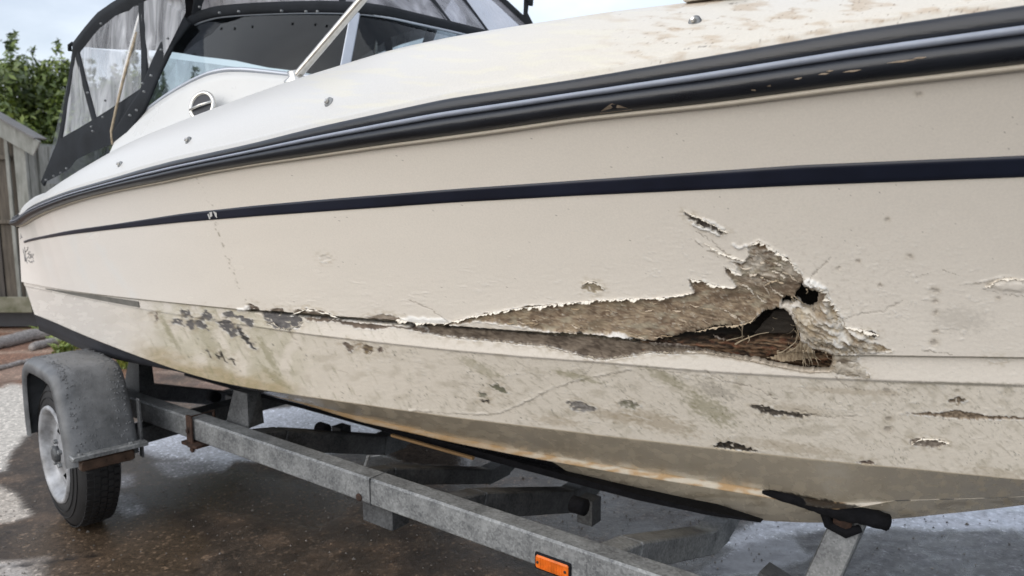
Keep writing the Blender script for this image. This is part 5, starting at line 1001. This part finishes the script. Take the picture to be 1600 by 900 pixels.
# wheels
def wheel(c, sgn, toe):
    c = np.array(c, float); ct, st_ = math.cos(toe), math.sin(toe)
    def T(mb):
        V = np.array(mb.v); dx, dy = V[:, 0], V[:, 1]*sgn; mb.v = [tuple(v) for v in np.stack([c[0]+dx*ct-dy*st_, c[1]+dx*st_+dy*ct, c[2]+V[:, 2]], 1)]
        if sgn < 0: mb.f = [f[::-1] for f in mb.f]
        return mb
    # outer face towards -y
    prof = [(.085, .195), (.088, .215), (.078, .27), (.060, .298), (.045, .308), (-.045, .308), (-.060, .298), (-.078, .27), (-.088, .215), (-.086, .20), (-.080, .190)]
    ty = T(MB().lathe((0, 0, 0), (0, 1, 0), prof, 72, caps=False)); 
    tyo = ty.build('tyre', M['tyre'], tr, smooth=True)
    tb_ = MB()                                          # tread blocks and sidewall ribs
    for row, (y0, y1) in enumerate([(-.060, -.038), (-.033, -.012), (-.008, .013), (.018, .036), (.040, .060)]):
        for i in range(64):
            a0 = (i+.5*(row % 2))/64*2*math.pi; a1 = a0+2*math.pi/64*.74; r0 = .304; r1 = .3125 if 0 < row < 4 else .309
            V = [(r*math.cos(a), y, r*math.sin(a)) for a in (a0, a1) for y in (y0, y1) for r in (r0, r1)]
            tb_.add(V, [(0, 1, 3, 2), (4, 6, 7, 5), (0, 4, 5, 1), (2, 3, 7, 6), (1, 5, 7, 3)])
    to = T(tb_).build('tread', M['tyre'], tr, parent=tyo); to['kind'] = 'stuff'
    MBt = MB().tube([(.262*math.cos(a), -.0815, .262*math.sin(a)) for a in np.linspace(0, 2*math.pi, 64)[:-1]], .0022, 5, closed=True).tube([(.235*math.cos(a), -.087, .235*math.sin(a)) for a in np.linspace(0, 2*math.pi, 64)[:-1]], .0018, 5, closed=True)
    T(MBt).build('sidewall_rib', M['tyre'], tr, parent=tyo, smooth=True)
    k = 60; pr = [(-.088, .203), (-.096, .200), (-.097, .190), (-.090, .182), (-.074, .174), (-.060, .168), (-.052, .160), (-.048, .145), (-.058, .125), (-.070, .09), (-.074, .065), (-.074, .0)]
    V = []; F = []
    for (y, r) in pr:
        for j in range(k): V.append((r*math.cos(2*math.pi*j/k), y, r*math.sin(2*math.pi*j/k)))
    holes = {(8, j) for s0 in range(5) for j in [(s0*12+d_) % k for d_ in range(4)]}
    for i in range(len(pr)-1):
        for j in range(k):
            if (i, j) in holes: continue
            F.append((i*k+j, i*k+(j+1) % k, (i+1)*k+(j+1) % k, (i+1)*k+j))
    rm = T(MB().add(V, F)).build('rim', M['rim'], tr, smooth=True)
    T(MB().lathe((0, -.02, 0), (0, 1, 0), [(0, .15), (.02, .17), (.08, .18)], 30)).build('brake_drum', M['rust'], tr, parent=rm)
    T(MB().lathe((0, -.070, 0), (0, -1, 0), [(0, .034), (.020, .032), (.026, .024), (.028, .008)], 24)).build('hub_cap', M['galv_dark'], tr, parent=rm, smooth=True)
    for i in range(5):
        a = 2*math.pi*(i+.3)/5; T(MB().lathe((.052*math.cos(a), -.072, .052*math.sin(a)), (0, -1, 0), [(0, .010), (.014, .010), (.017, .006)], 6)).build('wheel_nut', M['galv'], tr, parent=rm)
    # mudguard
    arc = np.array([(-.265, .03), (-.275, .14), (-.268, .27), (-.24, .34), (-.17, .376), (-.06, .384), (.08, .386), (.18, .381), (.222, .358), (.258, .30), (.30, .21), (.332, .12), (.350, .045)])
    arc = dens(np.c_[arc, np.zeros(len(arc))], 4)[:, :2]; tg = np.gradient(arc, axis=0); tg /= np.linalg.norm(tg, axis=1, keepdims=True); nm = np.stack([-tg[:, 1], tg[:, 0]], 1); nm *= np.sign((nm*(arc-np.array((0, .1)))).sum(1))[:, None]
    sec = [(-.118, -.055), (-.126, -.050), (-.128, -.02), (-.120, -.004), (-.100, .006), (-.05, .010), (.03, .011), (.10, .008), (.122, .0), (.130, -.02), (.130, -.05), (.124, -.055), (.118, -.012), (.02, .001), (-.09, .0), (-.114, -.014)]
    sec.append(sec[0]); R = []
    for (y, q_) in sec: R.append(np.c_[arc[:, 0]+nm[:, 0]*q_, np.full(len(arc), y), arc[:, 1]+nm[:, 1]*q_])
    R = np.array(R); mbx = MB(); mbx.v = [tuple(v) for v in R.reshape(-1, 3)]; mbx.f = [tuple(f) for f in grid_faces(len(sec), len(arc))]
    mg = T(mbx).build('mudguard', M['plastic'], tr, smooth=True)
    T(MB().box(.335, .385, -.122, .15, .075, .093, .004)).build('mudguard_step', M['galv'], tr, parent=mg)
    T(MB().box(.338, .378, -.095, .10, .028, .073, .008)).build('marker_lamp', M['amber'], tr, parent=mg)
    T(MB().box(.325, .352, .132, .142, .02, .26, .003)).build('mudguard_stay', M['galv_dark'], tr, parent=mg)
    T(MB().box(-.33, -.29, -.10, -.03, .18, .27, .004)).build('mudguard_bracket', M['blackbot'], tr, parent=mg)
    for yy_ in (-.09, .09):
        T(MB().lathe((.365, yy_, .093), (0, 0, 1), [(0, .009), (.005, .009), (.007, .005)], 6)).build('step_bolt', M['galv'], tr, parent=mg)
    dr = MB()                                           # rain drops standing on the mudguard
    for _ in range(700):
        i = random.randrange(10, len(arc)-3); y = random.uniform(-.10, .11); cc3 = np.array((arc[i, 0]+nm[i, 0]*.0095, y, arc[i, 1]+nm[i, 1]*.0095)); n3 = np.array((nm[i, 0], 0, nm[i, 1])); t3 = np.array((tg[i, 0], 0, tg[i, 1])); r = random.uniform(.0022, .0048); j_ = random.uniform(-.006, .006); cc3 = cc3+t3*j_
        V = [cc3+n3*r*.8]+[cc3+(t3*math.cos(a)+np.array((0, 1, 0))*math.sin(a))*r for a in np.linspace(0, 2*math.pi, 7)[:-1]]
        dr.add(V, [(0, 1+k2, 1+(k2+1) % 6) for k2 in range(6)])
    do = T(dr).build('rain_drops', M['plastic'], tr, parent=mg, smooth=True); do['kind'] = 'stuff'
wheel((-3.30, 1.37, .312), 1, rad(-8)); wheel((-3.30, 2*CL-1.37, .312), -1, 0)
# ------------------------------------------------------------------ GROUND
gx = np.concatenate([[-400, -150, -60, -30, -16, -10], np.arange(-7.5, 3.2, .024), [4, 6, 10, 20, 50, 150, 400]])
gy = np.concatenate([[-400, -100, -20, -5, 0], np.arange(.9, 8.6, .024), [9, 9.6, 10.5, 12, 16, 24, 40, 80, 200, 600]])
GX, GY = np.meshgrid(gx, gy); gpx, gpy = projw(GX, GY, np.zeros_like(GX)); infr = (GY > .95) & (GY < 8.5)
gpx = np.where(infr, gpx, -9999); 
nA_ = fbm(GX*1.1, GY*1.1, 5, 901); nB_ = fbm(GX*5, GY*5, 4, 903); nC_ = fbm(GX*16, GY*16, 3, 905)
gcol = np.ones(GX.shape+(3,))*np.array((.070, .050, .035)); gcol *= (.85+.55*nB_+.55*nC_)[..., None]
def mg_(c, m):
    global gcol; m = np.clip(m, 0, 1)[..., None]; gcol = gcol*(1-m)+np.array(c)*m
mg_((.036, .034, .035), sst(GX*.9-GY*.28+.9*nA_, -.75, .35))
mg_((.15, .10, .065), .55*sst(nB_, .05, .35)*(GX < .2))
mg_((.24, .13, .085), .8*sst(GY+1.2*nA_, 4.9, 5.7)*(1-sst(GX, 0, 1.5)))
mg_((.34, .25, .19), .6*sst(fbm(GX*.9, GY*3, 4, 907), .0, .25)*sst(GY, 4.6, 5.4)*(GX < 1))
grg = .52-.18*sst(nA_, -.3, .3)+.1*nC_; gh = .0016*nB_+.0022*nC_
grg = grg+.15*sst(GY, 5, 6)
def gpatch(poly, c, m, rough, jag=5, soft=4, flat=True, seed=1):
    global grg, gh
    x = gpx+jag*fbm(GX*6, GY*6, 4, seed); y = gpy+jag*.7*fbm(GX*6, GY*6, 4, seed+5); d = sdf(x, y, poly, 60); k = sst(-d, -soft, soft)
    if c is not None: mg_(c, k*m)
    grg = grg*(1-k)+rough*k
    if flat: gh = gh*(1-.85*k)-.001*k
PALE = (.40, .37, .335); SKY_REFL = (.72, .75, .84)  # bluish white: pale wet concrete with the sky's reflection put into its colour
gpatch([(-60, 622), (20, 600), (50, 606), (62, 640), (46, 680), (15, 705), (8, 735), (-60, 745)], (.66, .62, .56), .95, .10, 9, seed=11)
gpatch([(-60, 760), (-20, 755), (20, 770), (50, 805), (20, 815), (-60, 822)], (.58, .52, .45), .9, .10, 9, seed=12)
gpatch([(-60, 885), (30, 875), (75, 868), (70, 910), (-60, 930)], (.50, .46, .42), .8, .08, 6, seed=13)
gpatch([(-60, 585), (50, 560), (130, 560), (140, 575), (60, 590), (-60, 600)], (.34, .25, .20), .6, .3, 12, seed=15)
gpatch([(180, 672), (260, 648), (420, 640), (470, 632), (560, 650), (600, 668), (570, 700), (470, 716), (380, 720), (240, 716), (200, 700)], SKY_REFL, .85, .10, 8, seed=21)
gpatch([(240, 725), (330, 712), (372, 716), (350, 738), (270, 745)], SKY_REFL, .7, .08, 8, seed=22)
gpatch([(180, 770), (205, 772), (230, 800), (200, 812), (185, 800)], SKY_REFL, .5, .06, 4, seed=23); gpatch([(180, 740), (210, 742), (206, 760), (184, 762)], SKY_REFL, .6, .06, 4, seed=24)
gpatch([(1120, 850), (1190, 812), (1330, 808), (1420, 806), (1620, 770), (1620, 824), (1500, 826), (1330, 826), (1240, 830), (1160, 856)], SKY_REFL, .55, .10, 12, 8, seed=25)
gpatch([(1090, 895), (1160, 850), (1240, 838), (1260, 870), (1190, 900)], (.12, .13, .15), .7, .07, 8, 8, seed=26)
gpatch([(560, 672), (660, 690), (740, 705), (730, 735), (620, 720), (560, 700)], (.10, .085, .075), .7, .08, 6, seed=27)
gpatch([(20, 830), (150, 800), (260, 800), (330, 850), (300, 900), (60, 910), (20, 870)], (.095, .066, .043), .6, .26, 12, 10, seed=28)
gpatch([(60, 730), (200, 700), (420, 740), (600, 760), (500, 830), (320, 800), (120, 790)], (.055, .040, .028), .6, .22, 12, 12, seed=29)
wet_r = sst(GX, .3, .9)*sst(5.2-GY, 0, .6); rip = perlin(GX*9+GY*5+nB_*2, GY*26-GX*9+nB_*3, 950); gh = gh+.0045*rip*wet_r+.002*perlin(GX*30, GY*40, 955)*wet_r; mg_((.13, .13, .14), .45*wet_r*sst(rip, .0, .5)); grg = grg-.18*wet_r*sst(-rip, 0, .4)
# slab joints
for (a, b, c) in ((.32, 1, -2.08), ):
    dj = np.abs(GY-(2.68+.30*(GX+1.9)+.012*fbm(GX*4, GY*4, 3, 7))); jm = sst(.011-dj, 0, .008)*(GX < -1.55); mg_((.03, .024, .02), jm); gh -= .006*jm
gcol = np.clip(gcol, .01, .8); grg = np.clip(grg, .04, .9); gz = np.where(infr & (GX > -7.4) & (GX < 3.1), gh, 0)
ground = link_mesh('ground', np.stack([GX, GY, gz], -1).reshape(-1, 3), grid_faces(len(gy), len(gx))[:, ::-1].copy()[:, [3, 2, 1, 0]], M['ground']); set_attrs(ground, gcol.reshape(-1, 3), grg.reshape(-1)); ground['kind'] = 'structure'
# loose gravel and crumbs on the wet concrete
gr_ = MB()
for _ in range(2600):
    x = random.uniform(-2.6, 2.2); y = random.uniform(1.3, 3.6) if random.random() < .8 else random.uniform(3.6, 5.5); r = random.uniform(.0015, .0055)*(1 if random.random() < .95 else 1.8); a = random.uniform(0, 6.28)
    V = [(x+r*math.cos(a+t)*random.uniform(.7, 1.2), y+r*math.sin(a+t)*random.uniform(.7, 1.2), .0005) for t in (0, 1.57, 3.14, 4.7)]+[(x, y, r*.9+.001)]
    gr_.add(V, [(0, 1, 4), (1, 2, 4), (2, 3, 4), (3, 0, 4)])
g_ = gr_.build('loose_grit', mat('grit', (.09, .08, .07), .6, var=.5, scale=30, col2=(.30, .27, .24), lo=.5, hi=.7)); g_['kind'] = 'stuff'
# ------------------------------------------------------------------ SHED (behind, at the left)
def at_y(px, py, Y):
    u = px-800.; v = 450.-py; h = FPX*cp_+v*sp_; z = -FPX*sp_+v*cp_; k = Y/h; return (u*k, Y, CZ+z*k)
SY = 7.2
wood = mat('weathered_shed_board', (.075, .062, .048), .8, var=.35, scale=7, bump=.5, bscale=40, col2=(.135, .115, .09), stretch=(6, 6, .5))
wood2 = mat('dark_shed_board', (.040, .035, .031), .85, var=.3, scale=7, bump=.5, bscale=40, col2=(.085, .075, .065), stretch=(6, 6, .5))
trimm = mat('faded_grey_trim', (.20, .205, .18), .7, var=.2, scale=6, bump=.3, bscale=50, col2=(.30, .305, .28), stretch=(4, 4, 1))
moss = mat('mossy_board', (.15, .15, .09), .9, var=.3, scale=10, bump=.5, col2=(.23, .22, .17))
c = at_y(62, 480, SY); XR = c[0]; zb = at_y(20, 480, SY)[2]-.02
shed = Root('shed', 'weathered wooden shed with grey sloping barge board standing behind the boat', 'shed', (XR-1.3, SY, 0), rot=0, boatframe=False)
def eave(x):
    a = at_y(0, 196, SY); b = at_y(80, 240, SY); return a[2]+(x-a[0])*(b[2]-a[2])/(b[0]-a[0])
ridge_x = XR-1.35
def top(x): return eave(x) if x > ridge_x else eave(2*ridge_x-x)
x = XR-2.75; i = 0; random.seed(9)
while x < XR-.02:
    wd = random.choice([.135, .15, .12]); x1 = min(x+wd, XR-.02); xm = (x+x1)/2; d0 = random.uniform(-.006, .006)
    zt = min(top(x), top(x1))-.03; MB().box(x, x1-.006, SY+d0, SY+.022+d0, zb, zt, .002).build('board', wood if random.random() < .55 else wood2, shed); x = x1
MB().box(XR-2.75, XR-.02, SY+.026, SY+.05, zb, min(top(XR), 1.3)).build('wall_lining', wood2, shed)
MB().box(XR-.02, XR+.0, SY+.03, SY+.5, zb, top(XR)-.03).build('side_wall', trimm, shed)
for k in range(1, 3): MB().box(XR+.001, XR+.02, SY+.0+k*.155, SY+.148+k*.155, zb, top(XR)-.05, .002).build('board', trimm, shed)
MB().box(XR-2.75, XR-.02, SY-.03, SY-.008, at_y(20, 346, SY)[2]-.02, at_y(20, 346, SY)[2]+.015, .003).build('batten', wood, shed)
p = at_y(25, 246, SY)[2]; MB().box(XR-2.75, XR-.14, SY-.03, SY-.008, p-.02, p+.02, .003).build('batten', wood, shed)
for (xa, wq) in ((at_y(26, 350, SY)[0], .034), (at_y(26, 350, SY)[0]-.9, .034)): MB().box(xa-wq/2, xa+wq/2, SY-.055, SY-.032, zb, top(xa)-.05, .004).build('upright_batten', trimm, shed)
MB().box(XR-.085, XR+.02, SY-.05, SY-.010, zb, top(XR)-.02, .004).build('corner_post', trimm, shed)
MB().box(XR-2.75, XR-.03, SY-.075, SY-.058, zb-.02, zb+.13, .004).build('plinth_board', moss, shed)
for sg in (1, -1):
    xe = XR+.16 if sg > 0 else 2*ridge_x-XR-.16; a = (ridge_x, SY-.09, eave(ridge_x)+.04); b = (xe, SY-.09, top(xe)+.0 if sg > 0 else eave(XR+.16))
    MB().obox(a, b, .022, .15, bev=.003).build('barge_board', trimm, shed)
    a2 = (ridge_x, SY-.03, eave(ridge_x)+.13); b2 = (xe, SY-.03, eave(XR+.16)+.092)
    MB().obox(a2, b2, .20, .016).build('roof', mat('shed_roofing', (.16, .155, .15), .8, var=.2), shed)
MB().box(XR-2.7, XR+.0, SY+.08, SY+.5, .02, zb-.02).build('underfloor_shade', M['blackbot'], shed)  # black box in the open gap, its colour stands in for the shade
MB().box(XR-2.7, XR+.0, SY+.5, SY+.53, zb, 1.35).build('back_wall', wood2, shed)
# fence running right behind the boat is not seen; low hedge and trees stand behind the shed
# ------------------------------------------------------------------ TREES
leafm, lt, lp = new_mat('foliage'); oi = lt.nodes.new('ShaderNodeAttribute'); oi.attribute_name = 'tone'; crx = lt.nodes.new('ShaderNodeValToRGB')
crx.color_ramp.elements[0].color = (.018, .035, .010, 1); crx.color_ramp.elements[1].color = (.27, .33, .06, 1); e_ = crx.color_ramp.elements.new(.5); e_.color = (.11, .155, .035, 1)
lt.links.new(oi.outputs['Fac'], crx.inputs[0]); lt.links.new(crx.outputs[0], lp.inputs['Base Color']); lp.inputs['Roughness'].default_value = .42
bark = mat('bark', (.07, .055, .04), .9, var=.3, scale=10, bump=.6)
def tree(x, y, H, R, label, seed, n=34000, leaf=.055, group=None):
    t = Root('tree', label, 'tree', (x, y, 0), rot=0, boatframe=False)
    r = np.random.default_rng(seed); trunk = MB(); tips = []
    trunk.tube([(x, y, 0), (x+.05, y, H*.25), (x-.04, y+.05, H*.45), (x, y, H*.7)], [.11, .09, .07, .03], 8)
    for i in range(16):
        a = r.uniform(0, 6.28); z0 = H*r.uniform(.15, .6); e = np.array((x+R*.75*math.cos(a), y+R*.75*math.sin(a), z0+H*r.uniform(.1, .32))); trunk.tube([(x, y, z0), tuple((np.array((x, y, z0))+e)/2+np.array((0, 0, .1))), tuple(e)], [.04, .025, .01], 5)
    trunk.build('trunk', bark, t, smooth=True)
    nc = 90; cl = []
    for i in range(nc):
        a = r.uniform(0, 6.28); u = r.uniform(-1, 1); q_ = math.sqrt(1-u*u); rr = r.uniform(.35, 1.0)**.5
        cl.append((x+R*q_*math.cos(a)*rr, y+R*q_*math.sin(a)*rr, H*.52+H*.46*u*rr, r.uniform(.16, .34)*R, r.uniform(-.25, .25)))
    cl = np.array(cl); ci = r.integers(0, nc, n); d = r.normal(size=(n, 3)); d /= np.linalg.norm(d, axis=1, keepdims=True); rad_ = cl[ci, 3:4]*r.uniform(.45, 1.08, (n, 1)); P = cl[ci, :3]+d*rad_*np.array((1, 1, .8))
    # upright leading shoots break the outline
    ns_ = n//12; sh = r.integers(0, nc, ns_); P[:ns_] = cl[sh, :3]+np.c_[r.normal(0, .03, ns_), r.normal(0, .03, ns_), cl[sh, 3]*r.uniform(.8, 1.7, ns_)]
    P[:, 2] = np.maximum(P[:, 2], .1)
    nv = d+r.normal(0, .55, (n, 3))+np.array((0, 0, .5)); nv /= np.linalg.norm(nv, axis=1, keepdims=True); a = r.normal(size=(n, 3)); u_ = np.cross(nv, a); u_ /= np.linalg.norm(u_, axis=1, keepdims=True); v_ = np.cross(nv, u_)
    s_ = leaf*r.uniform(.6, 1.3, (n, 1)); V = np.stack([P-u_*s_, P-v_*s_*.42+nv*s_*.12, P+u_*s_, P+v_*s_*.42+nv*s_*.12], 1).reshape(-1, 3)
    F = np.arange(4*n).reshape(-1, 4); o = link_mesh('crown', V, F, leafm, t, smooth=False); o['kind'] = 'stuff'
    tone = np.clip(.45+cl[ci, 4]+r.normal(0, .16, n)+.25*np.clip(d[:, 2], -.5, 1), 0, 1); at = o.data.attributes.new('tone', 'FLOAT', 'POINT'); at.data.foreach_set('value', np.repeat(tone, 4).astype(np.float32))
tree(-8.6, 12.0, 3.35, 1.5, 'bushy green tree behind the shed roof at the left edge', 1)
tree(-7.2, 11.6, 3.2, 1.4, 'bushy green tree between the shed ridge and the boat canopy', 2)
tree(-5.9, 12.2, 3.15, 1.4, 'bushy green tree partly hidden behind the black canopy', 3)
tree(-4.0, 13.4, 2.9, 1.3, 'lower green tree seen only through the boat windows', 5, 7000)
# ------------------------------------------------------------------ debris by the shed
def at_g(px, py): r_ = (px-800., FPX*cp_+(450.-py)*sp_, -FPX*sp_+(450.-py)*cp_); k = -CZ/r_[2]; return (r_[0]*k, r_[1]*k, 0)
greyw = mat('grey_driftwood', (.20, .18, .165), .85, var=.35, scale=14, bump=.6, col2=(.38, .35, .33), stretch=(1, 6, 6))
def log(name, pts, r, label):
    g = [np.array(at_g(*p))+np.array((0, 0, r*.9)) for p in pts]; P = resamp(g, 24); P[:, 2] += .01*perlin(np.arange(24)*.5, np.zeros(24), 3); o = MB().tube(P, r*(1+.25*perlin(np.arange(24)*.6, np.zeros(24), 8)), 9).build(name, greyw, smooth=True); o['label'] = label; o['category'] = 'wood'; o['group'] = 'old timbers by the shed'
log('timber', [(-90, 560), (0, 545), (50, 532), (78, 528)], .055, 'thick pale grey timber on the ground, nearest to the shed plinth')
log('timber', [(50, 548), (80, 540), (118, 532)], .035, 'short dark timber lying crosswise at the end of the pale one')
log('timber', [(-60, 590), (0, 578), (46, 566)], .018, 'thin grey stick on the red soil in front of the thick timber')
def weed(px, py, n, h, label, seed):
    r = np.random.default_rng(seed); g = np.array(at_g(px, py)); V = []; F = []
    for i in range(n):
        a = r.uniform(0, 6.28); l = h*r.uniform(.4, 1); b0 = g+np.array((r.normal(0, .03), r.normal(0, .03), 0)); dirv = np.array((math.cos(a), math.sin(a), 0)); sd = np.array((-dirv[1], dirv[0], 0))*.008; k = len(V)
        p1 = b0+dirv*l*.3+np.array((0, 0, l*.6)); p2 = b0+dirv*l*.75+np.array((0, 0, l*.75)); V += [b0-sd*.5, b0+sd*.5, p1+sd*1.6, p1-sd*1.6, p2]; F += [(k, k+1, k+2, k+3), (k+3, k+2, k+4)]
    o = MB().add(V, F).build('weed', leafm); a = o.data.attributes.new('tone', 'FLOAT', 'POINT'); a.data.foreach_set('value', np.clip(np.repeat(r.uniform(.45, .95, n), 5), 0, 1).astype(np.float32)); o['label'] = label; o['category'] = 'weed'; o['group'] = 'weeds by the shed'
weed(66, 524, 90, .14, 'tuft of green weed beside the shed corner', 1); weed(100, 552, 70, .12, 'green weed growing behind the mudguard', 2); weed(112, 545, 60, .16, 'taller pale green weed under the stern of the boat', 3); weed(195, 575, 60, .2, 'yellow green weed between the mudguard and the trailer beam', 4); weed(88, 536, 50, .09, 'small low weed at the end of the grey timber', 5)
